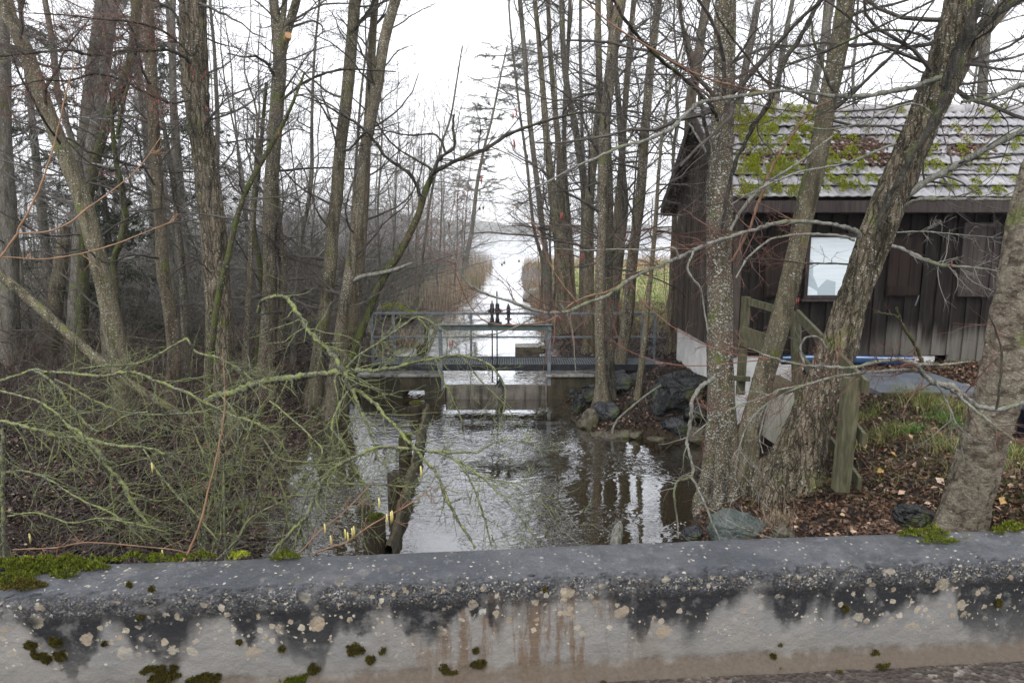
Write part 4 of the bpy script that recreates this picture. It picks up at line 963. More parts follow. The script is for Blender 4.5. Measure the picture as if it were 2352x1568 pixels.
def limb(root, pts, Y, mat, name='limb', twigs=0, tl=.5, twigmat='twig', seed=0, levels=2, rmin=.0022, up=.0, tk=None, wig=.16, ang=(30, 70), label=None, sides=8, nsub=4, t0=.1):
    """a traced branch with its twigs, as a part of root"""
    rng = np.random.default_rng(seed+2000+int(pts[0][0]*7+pts[0][1]))
    C = trace(pts, Y); K = max(12, len(pts)*(12 if mat == 'lichen' else 5)); S = catmull(C, K); jt = .2 if mat == 'lichen' else .14; P, R = S[:, :3], np.maximum(S[:, 3], rmin)
    fr_ = .35 if mat == 'lichen' else .8; P = P+np.stack([vnoise(np.arange(K)*fr_+seed, 1.0), vnoise(np.arange(K)*fr_, 5.0+seed), vnoise(np.arange(K)*fr_+3, 9.0)], -1)*R[:, None]*.3
    m = MB(); m.tubes(P[None], (R*(1+jt*vnoise(np.arange(K)*1.3+seed, 2.)))[None], sides)
    o = m.build(name, M[mat], root, True)
    if label: o['label'] = label
    if twigs:
        m = MB(); s, d, l, r, t = kids(rng, P[None], R[None], twigs, t0, 1.0, ang)
        L = tl*rng.uniform(.4, 1.2, len(s)); P1, r1 = grow(rng, s, d, L, np.maximum(np.minimum(r*.6, .012), rmin), 7, wig, up); m.tubes(P1, r1, 4)
        s, d, l, r, t = kids(rng, P1, r1, nsub, .1, 1, ang); P2, r2 = grow(rng, s, d, l*(.62-.3*t), np.maximum(r*.6, rmin*.75), 5, wig, up); m.tubes(P2, r2, 3)
        if levels > 2:
            s, d, l, r, t = kids(rng, P2, r2, 3, .1, 1, ang); P3, r3 = grow(rng, s, d, l*(.6-.3*t), np.maximum(r*.6, rmin*.6), 4, wig, up); m.tubes(P3, r3, 3)
        m.build('twigs', M[twigmat], root)
    return P, R

G_L = 'bare alders of the wet wood on the left bank'; G_R = 'bare alders on the right bank'
T = {}
# --- left bank
T['L0'] = tree('alder_tree', 'grey trunk cut by the left edge of the picture', [(2, -40, 26), (8, 120, 30), (10, 330, 32), (20, 490, 36), (24, 650, 38), (20, 800, 44)], 14.5, 'far', G_L, ncrown=14, seed=1)
T['L1'] = tree('alder_tree', 'grey trunk leaning strongly to the left, its foot among lichen branches', [(5, -30, 32), (20, 33, 32), (57, 110, 34), (100, 234, 37), (140, 334, 38), (187, 451, 40), (207, 521, 40), (240, 654, 42), (267, 787, 44), (284, 888, 46), (292, 985, 50)], 10.2, 'alder', G_L, ncrown=16, seed=2)
T['L1b'] = tree('alder_tree', 'broad dim trunk behind the strongly leaning grey trunk, curving up to the right', [(235, -30, 26), (228, 60, 30), (214, 167, 34), (200, 300, 36), (185, 420, 36), (172, 600, 38), (150, 740, 44)], 16, 'far', G_L, ncrown=14, seed=3)
T['L1c'] = tree('alder_tree', 'dim trunk just right of the broad dim trunk, bowing right at its top', [(272, -40, 22), (257, 30, 24), (245, 115, 26), (232, 230, 27), (212, 330, 28), (190, 450, 30), (178, 640, 34), (172, 745, 36)], 15, 'far', G_L, ncrown=12, seed=4)
T['L2a'] = tree('alder_tree', 'mossy-sided trunk bowing right, left of the straight slim brown trunk', [(316, -30, 20), (310, 60, 22), (304, 130, 23), (284, 190, 24), (257, 250, 24), (234, 320, 22), (214, 400, 22), (196, 520, 24), (188, 700, 28)], 14, 'mossy', G_L, ncrown=12, seed=5)
T['L2b'] = tree('alder_tree', 'thin crooked mossy stem forking between the slim brown trunk and the leaning grey trunk', [(262, 205, 7), (258, 280, 9), (262, 330, 11), (268, 380, 12), (280, 430, 14), (286, 500, 15), (276, 560, 15), (262, 600, 16), (268, 720, 17), (256, 850, 18)], 12, 'mossy', G_L, ncrown=9, seed=6, hmin=4, top=5.0, forks=[([(268, 320, 9), (282, 240, 8), (300, 180, 6)], None, 6)])
T['L2'] = tree('alder_tree', 'straight slim brown trunk between the leaning grey trunk and the thick brown trunk', [(338, -30, 24), (341, 30, 25), (347, 167, 27), (354, 300, 27), (362, 434, 28), (370, 521, 28), (374, 620, 29), (390, 720, 30), (400, 820, 31), (394, 930, 34)], 11.3, 'alder_brown', G_L, ncrown=16, seed=7)
T['L3'] = tree('alder_tree', 'thickest brown trunk of the left bank, white-flecked, with a bulge near its top', [(440, -40, 60), (442, 20, 60), (443, 100, 62), (447, 187, 60), (455, 260, 56), (467, 334, 54), (480, 434, 57), (487, 500, 58), (493, 590, 59), (500, 680, 61), (505, 787, 62), (504, 900, 64), (508, 985, 72)], 10.2, 'rough', G_L, ncrown=20, seed=8, sides=70, lump=.06, fine=.008)
T['L4'] = tree('alder_tree', 'pale-speckled trunk forking high up with a fresh orange cut on its fork', [(628, -30, 22), (632, 30, 23), (638, 90, 28), (643, 134, 32), (640, 200, 34), (632, 300, 33), (622, 434, 33), (619, 520, 32), (620, 620, 33), (615, 754, 34), (608, 888, 38)], 12.2, 'alder_spot', G_L, ncrown=16, seed=9,
    forks=[([(645, 130, 22), (662, 66, 21), (676, 20, 20), (690, -30, 18)], None, 12), ([(643, 110, 14), (650, 40, 13), (656, -20, 12)], None, 11), ([(634, 420, 14), (640, 520, 17), (650, 640, 18), (640, 800, 18)], 12.35, None)])
o = MB().tubes([[at(660, 88, 12.0), at(662, 82, 11.9), at(662.5, 81, 11.88)]], [[.06, .058, .055]], 10, True).build('cut_face', simple('fresh_wood', (.40, .22, .10), (.55, .33, .17), 30, .7), T['L4'])
T['L5'] = tree('alder_tree', 'tall speckled trunk, left one of the close pair left of the railing', [(818, -40, 27), (815, 0, 27), (808, 100, 28), (795, 234, 28), (782, 334, 29), (772, 467, 30), (764, 520, 30), (757, 620, 31), (741, 754, 32), (728, 854, 34), (718, 935, 40)], 12.4, 'alder', G_L, ncrown=18, seed=10)
T['L6'] = tree('alder_tree', 'white-speckled trunk leaning right, crossing in front of its brown twin trunk', [(916, -40, 24), (908, 0, 24), (885, 84, 26), (865, 200, 27), (846, 300, 27), (832, 384, 26), (822, 500, 27), (804, 620, 27), (787, 720, 27), (775, 804, 28), (760, 930, 34)], 12.0, 'alder_spot', G_L, ncrown=18, seed=11)
T['L6b'] = tree('alder_tree', 'brown trunk standing behind the white-speckled leaning trunk by the railing', [(864, -40, 17), (862, 0, 18), (855, 100, 19), (848, 234, 20), (842, 334, 21), (838, 430, 22), (835, 487, 23), (828, 587, 24), (817, 687, 25), (803, 787, 26), (790, 870, 27), (780, 930, 30)], 12.7, 'alder_brown', G_L, ncrown=14, seed=12)
T['L7'] = tree('crooked_tree', 'dark mossy stem leaning right over the left end of the railing and forking widely', [(992, 404, 13), (975, 444, 15), (962, 490, 16), (940, 540, 17), (915, 585, 18), (872, 654, 18), (846, 720, 19), (828, 765, 20), (806, 830, 21), (790, 885, 24)], 12.1, 'mossy', ncrown=0, top=0, seed=13)
limb(T['L7'], [(992, 404, 11), (1005, 394, 10), (1069, 360, 9), (1122, 337, 9), (1176, 306, 8), (1260, 277, 6), (1350, 257, 5), (1443, 267, 4), (1510, 280, 3)], (12.1, 11.5), 'limb_dark', twigs=26, tl=.9, up=.04)
limb(T['L7'], [(992, 404, 9), (1012, 362, 8), (1045, 334, 7), (1040, 300, 6), (1043, 262, 4)], 12.0, 'limb_dark', twigs=16, tl=.8)
limb(T['L7'], [(967, 450, 9), (942, 400, 8), (895, 367, 7), (862, 327, 7), (832, 294, 6), (775, 257, 5), (738, 237, 5), (685, 217, 3)], (12.0, 11.2), 'limb_dark', twigs=26, tl=.9)
limb(T['L7'], [(1000, 395, 7), (960, 370, 5), (900, 330, 4), (860, 275, 4), (800, 215, 3)], (12.0, 12.6), 'limb_dark', twigs=20, tl=.8)
limb(T['L7'], [(1025, 350, 6), (1000, 310, 5), (940, 310, 4), (880, 300, 3)], (12.0, 12.6), 'limb_dark', twigs=18, tl=.8)
T['L8'] = tree('sapling', 'thin green mossy sapling crossing in front of the thick brown trunk', [(700, 165, 5), (671, 240, 8), (640, 305, 10), (598, 377, 12), (572, 425, 12), (548, 487, 12), (524, 587, 13), (500, 690, 14), (485, 800, 15), (480, 900, 16), (480, 1000, 18)], 8.6, 'mossy', ncrown=8, lcrown=1.1, seed=14, hmin=3.2, top=0, cat='sapling')
T['L9'] = tree('sapling', 'slender white-speckled sapling between the thick brown trunk and the forked tree', [(590, 260, 5), (585, 400, 7), (578, 520, 10), (572, 650, 12), (566, 760, 13), (560, 900, 15)], 10.8, 'alder_spot', ncrown=8, lcrown=1.0, seed=15, hmin=3.5, top=7, cat='sapling')
T['L10'] = tree('sapling', 'thin straight sapling standing between the forked tree and the railing pair', [(735, -20, 5), (722, 130, 6), (716, 280, 8), (716, 400, 9), (706, 480, 10), (690, 560, 10), (680, 700, 12), (672, 830, 12)], 15, 'far', ncrown=12, lcrown=1.2, seed=16, top=11, cat='sapling')
T['L11'] = tree('sapling', 'faint slender sapling rising between the two railing trunks', [(842, 110, 4), (828, 230, 6), (820, 340, 7), (812, 460, 8), (806, 560, 9), (795, 760, 10)], 16.5, 'far', ncrown=10, lcrown=1.2, seed=17, top=10, cat='sapling')
T['L12'] = tree('sapling', 'pair of crooked dark stems with a fork left of the forked speckled tree', [(612, 190, 8), (604, 280, 9), (600, 330, 10), (590, 420, 12), (582, 520, 13), (600, 640, 13), (592, 820, 15)], 12.9, 'mossy', ncrown=8, lcrown=1.2, seed=18, top=6, hmin=3.5, cat='sapling')
T['L13'] = tree('crooked_tree', 'dark crooked trunk leaning right behind the slim brown trunk', [(395, 395, 10), (415, 330, 9), (400, 430, 14), (412, 560, 17), (420, 640, 18), (424, 720, 18), (432, 850, 20)][2:], 13.5, 'alder_dark', ncrown=8, seed=19, top=7, hmin=3.5, group=G_L)
T['L14'] = tree('alder_tree', 'short broken pale trunk with a reddish torn foot at the far left', [(150, 520, 22), (140, 600, 30), (128, 680, 34), (112, 760, 42)], 15.2, 'alder_brown', ncrown=0, top=0, seed=20, group=G_L)
T['L15'] = tree('alder_tree', 'far straight trunk between the slim brown and the thick brown trunks', [(398, -30, 15), (396, 150, 17), (402, 330, 18), (410, 480, 20), (414, 700, 22)], 19, 'far', ncrown=12, seed=21, group=G_L)
T['LF'] = None
fl = trace([(-20, 600, 22), (0, 630, 22), (67, 687, 22), (134, 747, 22), (200, 804, 22), (260, 854, 21), (334, 904, 20), (400, 942, 18), (430, 965, 14)], 9.4)
S = catmull(fl, 24); m = MB(); trunk_tube(m, np.random.default_rng(5), S[:, :3], S[:, 3], 12, .05, False)
tag(m.build('fallen_log', M['alder'], smooth_=True, loc=S[12, :3]), 'grey fallen trunk slanting down to the right across the lower left wood', 'log')

# dead log jammed between the railing pair
dl = trace([(806, 648, 10), (830, 635, 11), (870, 628, 10), (910, 618, 9), (945, 604, 6)], 12.0); S = catmull(dl, 14); m = MB(); m.tubes(S[None, :, :3], S[None, :, 3], 8, True)
tag(m.build('dead_log', M['limb_pale'], smooth_=True, loc=S[0, :3]), 'short dead mossy log caught between the twin trunks and the dark leaning stem', 'log')

# --- centre right, beyond the footbridge
cr = [
 ('C1', 'faintest thin stem, leftmost of the row beyond the footbridge', [(1172, 60, 5), (1193, 250, 6), (1209, 367, 7), (1226, 521, 8), (1243, 587, 9), (1252, 660, 10)], 24, 'far', 12),
 ('C2', 'slim grey trunk, second from the left in the row beyond the footbridge', [(1192, -30, 11), (1194, 0, 11), (1203, 100, 12), (1213, 234, 12), (1223, 334, 13), (1240, 467, 14), (1247, 530, 14), (1256, 600, 15), (1262, 680, 16)], 23, 'far', 14),
 ('C3', 'trunk that thickens strongly downward beside the reeds on the right canal bank', [(1226, -30, 11), (1228, 0, 11), (1240, 117, 13), (1250, 250, 15), (1260, 367, 18), (1273, 467, 24), (1281, 521, 30), (1290, 587, 34), (1297, 680, 38), (1300, 770, 42)], 20, 'alder', 16),
 ('C4', 'trunk fused low with the thickening trunk on the right canal bank', [(1256, -30, 10), (1258, 0, 10), (1264, 117, 12), (1273, 234, 13), (1283, 334, 15), (1290, 434, 18), (1296, 521, 22), (1306, 600, 24), (1312, 700, 26), (1314, 770, 28)], 20.4, 'alder', 14),
 ('C5', 'dark trunk bending to the right on its way down behind the railing', [(1288, -30, 13), (1290, 0, 13), (1293, 100, 14), (1303, 200, 15), (1320, 284, 16), (1330, 350, 17), (1341, 417, 19), (1344, 521, 22), (1342, 600, 24), (1340, 700, 26), (1336, 790, 28)], 18.5, 'alder_dark', 16),
 ('C6', 'slim dark trunk tangent to the bending dark trunk on its left', [(1312, -30, 9), (1310, 0, 9), (1306, 84, 10), (1298, 234, 11), (1296, 334, 11), (1300, 434, 13), (1310, 560, 14), (1316, 720, 16)], 21, 'alder_dark', 12),
 ('C7', 'thin upright stem to the right of the bending dark trunk', [(1333, -30, 7), (1333, 134, 8), (1336, 267, 8), (1340, 367, 9), (1346, 520, 10), (1352, 740, 11)], 21.5, 'far', 10),
 ('C8', 'straight trunk just behind and left of the big waterside trunk', [(1373, -30, 14), (1374, 60, 15), (1376, 234, 17), (1366, 334, 20), (1356, 434, 22), (1351, 521, 24), (1352, 620, 26), (1354, 800, 28)], 16.5, 'alder', 16),
 ('C9', 'dominant speckled trunk rooted among the boulders right of the gate', [(1432, -40, 26), (1426, 0, 27), (1410, 100, 27), (1398, 200, 26), (1388, 300, 25), (1385, 400, 24), (1384, 521, 24), (1380, 600, 24), (1377, 700, 24), (1379, 800, 25), (1381, 870, 28), (1382, 925, 38)], 12.3, 'alder_spot', 18),
 ('C9b', 'slender speckled stem hugging the right side of the dominant boulder trunk', [(1402, -30, 12), (1404, 60, 12), (1394, 200, 12), (1398, 330, 13), (1402, 450, 14), (1400, 600, 15), (1400, 700, 15), (1403, 800, 15), (1405, 885, 17)], 12.7, 'alder_dark', 10),
 ('C10', 'dark trunk bending right above the meadow behind the boulder trunks', [(1413, 90, 12), (1423, 267, 14), (1430, 384, 15), (1436, 467, 16), (1428, 560, 18), (1416, 660, 20), (1408, 800, 22)], 15.5, 'alder_dark', 12),
 ('C11', 'slim grey trunk leaning right between the boulder trunk and the stout speckled trunk', [(1460, -40, 12), (1456, 0, 13), (1444, 134, 14), (1434, 267, 15), (1426, 400, 17), (1416, 521, 19), (1412, 640, 20), (1414, 790, 21)], 16, 'alder', 14),
 ('C12', 'stout dark white-speckled trunk standing at the end of the footbridge deck', [(1518, -40, 17), (1513, 0, 18), (1496, 134, 20), (1483, 284, 22), (1472, 434, 24), (1462, 521, 25), (1450, 620, 26), (1444, 720, 26), (1430, 800, 28), (1420, 856, 32)], 13.9, 'alder_spot', 16),
 ('C13', 'thin lichen-dotted sapling rising from the leaf bank between boulders and shed', [(1580, 60, 5), (1560, 130, 5), (1543, 184, 6), (1523, 300, 7), (1513, 400, 8), (1506, 510, 10), (1496, 620, 11), (1486, 720, 12), (1476, 820, 14), (1462, 930, 17)], 12.0, 'alder', 9),
 ('C14', 'brown forked trunk rising behind the left end of the shed ridge', [(1628, -40, 18), (1623, 0, 19), (1608, 100, 22), (1596, 184, 24), (1586, 240, 25), (1575, 500, 27), (1568, 760, 32)], 16.5, 'alder_brown', 14),
 ('C16', 'grey trunk rising behind the shed ridge, first right of the spotted near trunk', [(1750, -40, 15), (1743, 0, 15), (1723, 100, 17), (1707, 187, 18), (1700, 234, 18), (1685, 500, 20), (1670, 760, 24)], 17, 'far', 14),
 ('C17', 'brown trunk standing against the rear left corner of the shed', [(1552, 380, 10), (1550, 500, 14), (1546, 600, 15), (1541, 740, 17), (1543, 800, 22)], 15.0, 'alder_brown', 0),
 ('C18', 'grey trunk behind the ridge just left of the slim leaning near tree', [(1905, -40, 16), (1901, 0, 16), (1891, 100, 17), (1873, 187, 18), (1864, 234, 18), (1850, 500, 20), (1840, 760, 24)], 16.5, 'far', 14),
 ('C19', 'thin trunk behind the ridge midway between spotted and slim leaning trees', [(1826, -40, 11), (1821, 0, 11), (1801, 100, 13), (1784, 230, 14), (1770, 500, 16), (1760, 760, 18)], 17.5, 'far', 12),
 ('C20', 'dim trunk behind the shed roof at the far right', [(2274, -40, 19), (2271, 0, 20), (2261, 134, 21), (2256, 214, 22), (2245, 500, 24), (2240, 760, 26)], 17, 'far', 14),
]
for i, (k, lab, pts, Y, mt, nc) in enumerate(cr):
    sap = k in ('C1', 'C13', 'C7')
    T[k] = tree('sapling' if sap else 'alder_tree', lab, pts, Y, mt, G_R, ncrown=int(nc*1.35), lcrown=2.2, seed=40+i, cat='sapling' if sap else 'tree', top=(0 if k in ('C17',) else (6.5 if k == 'C13' else 13.5)), hmin=2.6, twigmat='twig' if mt != 'far' else 'twig_far', sub=(8, 9), lump=.04)
limb(T['C14'], [(1596, 184, 12), (1588, 130, 11), (1575, 80, 10), (1560, 20, 9), (1550, -30, 8)], 16.5, 'alder_brown', 'stem', twigs=8, tl=1)
limb(T['C9'], [(1410, 100, 14), (1396, 160, 12), (1380, 60, 12), (1372, -10, 11)][0:1]+[(1400, 50, 12), (1393, -30, 11)], 12.4, 'alder_spot', 'stem', twigs=6, tl=1)

# --- the near trees of the right bank
T['T1'] = tree('alder_tree', 'upright near trunk densely spotted with white lichen at the water edge by the shed', [(1668, -40, 47), (1667, 0, 47), (1665, 100, 48), (1662, 200, 50), (1657, 300, 54), (1654, 400, 58), (1653, 521, 58), (1652, 620, 58), (1653, 740, 58), (1654, 860, 60), (1656, 960, 66), (1660, 1050, 76), (1664, 1140, 92)], 7.7, 'alder_lichen', ncrown=26, seed=70, sides=90, lump=.06, fine=.006, top=11, hmin=4.5)
T['T2'] = tree('alder_tree', 'slim grey trunk leaning right, crossing in front of the window shutter', [(1952, -40, 40), (1944, 0, 40), (1924, 117, 42), (1900, 234, 43), (1877, 367, 45), (1850, 480, 45), (1824, 604, 46), (1798, 710, 47), (1777, 790, 47), (1752, 870, 48), (1736, 940, 50), (1717, 1023, 52), (1708, 1130, 60)], 7.6, 'alder', ncrown=24, seed=71, sides=80, fine=.005, top=11, hmin=4.5)
T['T3'] = tree('alder_tree', 'massive near trunk leaning right in front of the bright shed window', [(2230, -40, 84), (2215, 0, 82), (2175, 134, 78), (2140, 234, 78), (2098, 334, 78), (2055, 434, 78), (2027, 500, 76), (1995, 587, 74), (1958, 687, 73), (1926, 787, 76), (1897, 871, 80), (1865, 960, 90), (1835, 1045, 108), (1815, 1130, 135)], 7.1, 'rough', ncrown=24, seed=72, sides=120, fine=.014, lump=.07, top=10.5, hmin=4.5, forks=[([(2150, 250, 40), (2190, 180, 44), (2225, 110, 44), (2270, 55, 40), (2330, -10, 34)], (7.15, 7.6), None)])
T['T4'] = tree('alder_tree', 'near trunk at the right edge with reddish flaking side, leaning out of the picture', [(2450, 250, 85), (2395, 400, 90), (2362, 540, 93), (2338, 680, 95), (2318, 800, 97), (2298, 900, 97), (2268, 1000, 93), (2236, 1100, 90), (2208, 1200, 90), (2200, 1240, 97)], 5.0, 'rough_red', ncrown=10, seed=73, sides=110, fine=.010, lump=.06, top=9, hmin=5.0)

R3 = T['T3']
L = lambda *a, **k: limb(R3, *a, **k)
L([(2262, -20, 20), (2232, 50, 20), (2198, 117, 20), (2178, 180, 20), (2158, 250, 19), (2108, 334, 18), (2071, 400, 18), (2025, 494, 16), (2010, 530, 12)], (6.7, 6.75), 'limb_dark', sides=12)
L([(2190, 180, 10), (2232, 84, 13), (2298, 27, 14), (2370, -15, 14)], 6.9, 'limb_dark', twigs=8, tl=.5)
# pale horizontal bough across the top
L([(2180, 175, 12), (2104, 197, 10), (2054, 207, 11), (1998, 220, 11), (1914, 222, 10), (1880, 215, 8), (1797, 210, 8), (1764, 212, 8), (1677, 224, 9), (1610, 234, 9), (1577, 260, 10), (1537, 297, 9), (1477, 324, 8), (1426, 337, 7), (1376, 360, 6), (1343, 374, 6), (1303, 394, 5), (1243, 424, 4), (1176, 447, 3)], (7.0, 5.6), 'limb_pale', twigs=46, tl=.55, twigmat='twig', levels=3)
L([(2360, 195, 12), (2298, 214, 11), (2250, 228, 9), (2210, 235, 7)], 6.6, 'limb_pale', twigs=10, tl=.5)
L([(2088, 448, 18), (2148, 407, 16), (2215, 367, 15), (2298, 327, 15), (2370, 290, 14)], (7.0, 6.5), 'limb_pale', twigs=14, tl=.6)
L([(2078, 480, 10), (2095, 466, 9), (2131, 457, 9), (2231, 457, 8), (2370, 461, 8)], (7.0, 6.5), 'limb_pale', twigs=16, tl=.5)
L([(2138, 257, 5), (2098, 239, 5), (2048, 249, 5), (1998, 274, 4), (1951, 290, 4), (1898, 297, 4), (1857, 292, 3)], 6.7, 'limb_pale', twigs=12, tl=.35)
L([(2060, 330, 6), (1981, 360, 6), (1931, 377, 6), (1881, 387, 5), (1831, 397, 5), (1764, 424, 5), (1720, 445, 4), (1680, 470, 3)], (6.8, 6.3), 'limb_pale', twigs=14, tl=.35)
L([(1915, 312, 4), (1864, 350, 5), (1807, 391, 6), (1764, 420, 7), (1725, 455, 8), (1700, 490, 8), (1677, 528, 8)], 6.6, 'limb_pale', twigs=8, tl=.4)
L([(2138, 92, 7), (2081, 72, 6), (2014, 70, 6), (1964, 87, 6), (1908, 114, 5), (1864, 130, 4), (1780, 155, 3)], (6.8, 6.2), 'limb_dark', twigs=20, tl=.45)
L([(2170, -10, 5), (2081, 33, 5), (1998, 70, 5), (1898, 117, 5), (1814, 150, 4), (1764, 180, 3)], (6.8, 6.0), 'limb_dark', twigs=22, tl=.5)
L([(1978, 543, 14), (1950, 526, 11), (1920, 516, 9), (1881, 511, 9), (1814, 510, 10), (1764, 517, 10), (1710, 534, 9), (1643, 554, 9), (1593, 574, 9), (1560, 590, 9), (1527, 604, 9), (1477, 624, 8), (1443, 644, 9), (1410, 669, 9), (1376, 687, 8), (1343, 699, 8), (1303, 714, 9), (1276, 717, 8), (1243, 716, 7), (1209, 707, 8), (1176, 694, 7), (1122, 677, 5), (1079, 654, 5), (1055, 620, 4), (1039, 570, 4), (1029, 510, 3)], (7.0, 5.3), 'limb_pale', twigs=62, tl=.6, twigmat='twig_red', levels=3)
L([(1450, 640, 5), (1400, 668, 4), (1350, 680, 4), (1310, 700, 4), (1265, 735, 4), (1210, 745, 4), (1150, 745, 4), (1110, 735, 3), (1078, 700, 3), (1060, 660, 3), (1035, 600, 2)], (6.3, 5.6), 'cane_brown', twigs=16, tl=.4, twigmat='twig_red')
L([(1290, 700, 4), (1310, 740, 4), (1318, 790, 3), (1322, 855, 2)], 6.0, 'limb_pale', twigs=6, tl=.25)
L([(1240, 720, 4), (1190, 748, 3), (1120, 770, 3), (1070, 765, 2)], 5.8, 'limb_pale', twigs=6, tl=.3)
L([(1330, 700, 3), (1290, 650, 3), (1260, 600, 3), (1230, 520, 2), (1180, 470, 2)], 6.1, 'cane_brown', twigs=12, tl=.4, twigmat='twig_red')
L([(1964, 552, 7), (1914, 540, 6), (1847, 537, 6), (1790, 545, 5), (1764, 553, 5), (1720, 590, 5), (1690, 637, 4)], (6.8, 6.3), 'limb_pale', twigs=12, tl=.4, twigmat='twig_red')
L([(1950, 607, 4), (1847, 604, 4), (1764, 594, 3), (1690, 598, 3)], (6.8, 6.2), 'limb_dark', twigs=12, tl=.35, twigmat='twig_red')
L([(1560, 590, 6), (1545, 570, 5), (1500, 574, 4), (1430, 572, 4), (1340, 575, 3), (1276, 571, 2)], (6.2, 5.9), 'limb_pale', twigs=16, tl=.45, twigmat='twig_red')
L([(1595, 575, 5), (1580, 620, 5), (1610, 665, 4), (1618, 715, 4), (1626, 765, 3)], 6.2, 'limb_pale', twigs=7, tl=.3)
L([(2051, 565, 8), (2098, 584, 8), (2148, 604, 8), (2198, 612, 7), (2248, 616, 5), (2298, 624, 4), (2352, 632, 3)], (6.8, 6.2), 'limb_pale', twigs=22, tl=.35, twigmat='twig_pale')
L([(2062, 534, 3), (2130, 532, 3), (2200, 538, 2), (2280, 545, 2)], 6.5, 'limb_pale', twigs=16, tl=.3, twigmat='twig_pale')
# twisted lichen branch in the foreground on the right, and its fans of twigs
R4 = T['T4']
L4_ = lambda *a, **k: limb(R4, *a, **k)
L4_([(2360, 925, 10), (2298, 938, 11), (2248, 931, 12), (2215, 912, 14), (2188, 893, 18), (2165, 883, 16), (2140, 875, 13), (2118, 855, 13), (2106, 838, 12), (2080, 828, 9), (2048, 826, 8), (1998, 834, 8), (1948, 844, 7), (1898, 841, 7), (1848, 838, 6), (1790, 826, 5), (1720, 800, 3)], (4.6, 4.3), 'limb_pale', twigs=24, tl=.35, twigmat='twig_red', levels=3)
L4_([(2108, 850, 7), (2014, 852, 6), (1931, 862, 6), (1890, 872, 6), (1848, 884, 5), (1790, 895, 5), (1764, 908, 4), (1700, 930, 4), (1640, 960, 3), (1590, 1000, 2)], (4.5, 4.2), 'limb_pale', twigs=26, tl=.32, twigmat='twig_red', levels=3)
L4_([(1860, 880, 5), (1800, 905, 5), (1750, 935, 4), (1715, 980, 4), (1695, 1040, 3), (1690, 1100, 3), (1710, 1130, 2)], 4.3, 'limb_pale', twigs=12, tl=.28, twigmat='twig_pale')
L4_([(1790, 893, 5), (1760, 940, 4), (1745, 1000, 3), (1752, 1040, 3)], 4.3, 'limb_pale', twigs=8, tl=.25, twigmat='twig_pale')
L4_([(2106, 838, 8), (2140, 838, 8), (2180, 835, 6), (2230, 830, 3)], 4.5, 'limb_pale')
L4_([(2188, 893, 10), (2220, 925, 7), (2270, 965, 6), (2330, 1010, 4)], (4.5, 4.2), 'limb_pale', twigs=10, tl=.35, twigmat='twig_red')
L4_([(1848, 841, 6), (1838, 800, 5), (1850, 775, 5), (1880, 775, 4), (1900, 800, 3)], 4.4, 'limb_pale', twigs=6, tl=.25)
L4_([(2150, 878, 5), (2178, 930, 4), (2200, 990, 4), (2215, 1060, 3)], 4.4, 'limb_pale', twigs=7, tl=.3, twigmat='twig_pale')
L4_([(2290, 940, 5), (2300, 840, 5), (2295, 780, 4), (2270, 720, 3)], 4.4, 'limb_dark', twigs=8, tl=.3, twigmat='twig_red')
R1 = T['T1']
limb(R1, [(1398, -20, 7), (1436, 47, 8), (1497, 117, 9), (1563, 174, 9), (1620, 230, 9), (1652, 276, 9)], (6.2, 7.5), 'limb_dark', twigs=24, tl=.6)
limb(R1, [(1320, -15, 3), (1410, 60, 4), (1493, 110, 5), (1577, 160, 5), (1643, 187, 5), (1727, 207, 6), (1790, 212, 5)], (5.8, 6.8), 'cane_brown', twigs=22, tl=.6, twigmat='twig_red')
limb(R1, [(1560, -20, 7), (1570, 84, 8), (1590, 160, 9), (1603, 207, 9), (1618, 284, 9), (1630, 360, 9)], (7.4, 7.5), 'limb_dark', twigs=12, tl=.6)
limb(R1, [(1583, 284, 5), (1600, 312, 5), (1622, 348, 5)], 7.0, 'twig_pale' if False else 'limb_pale')
limb(R1, [(1895, -20, 10), (1870, 30, 11), (1830, 95, 11), (1807, 134, 12), (1780, 200, 12), (1764, 240, 12), (1724, 302, 12), (1694, 365, 11), (1676, 420, 10), (1664, 480, 10), (1655, 540, 9)], (7.0, 7.2), 'limb_dark', twigs=14, tl=.5, sides=10)
limb(R1, [(1780, 215, 6), (1745, 170, 5), (1700, 110, 5), (1650, 40, 4), (1630, -20, 3)], (7.0, 6.6), 'limb_dark', twigs=14, tl=.5)
limb(R1, [(1920, 225, 8), (1895, 170, 7), (1880, 120, 7), (1868, 90, 6), (1862, 30, 5)], 6.7, 'limb_dark', twigs=8, tl=.4)
limb(R1, [(1912, 230, 3), (1870, 250, 4), (1840, 280, 5), (1800, 340, 5), (1770, 390, 6), (1752, 440, 7), (1730, 500, 7), (1715, 540, 7), (1680, 600, 6)], (6.9, 7.2), 'cane_brown', twigs=8, tl=.4)
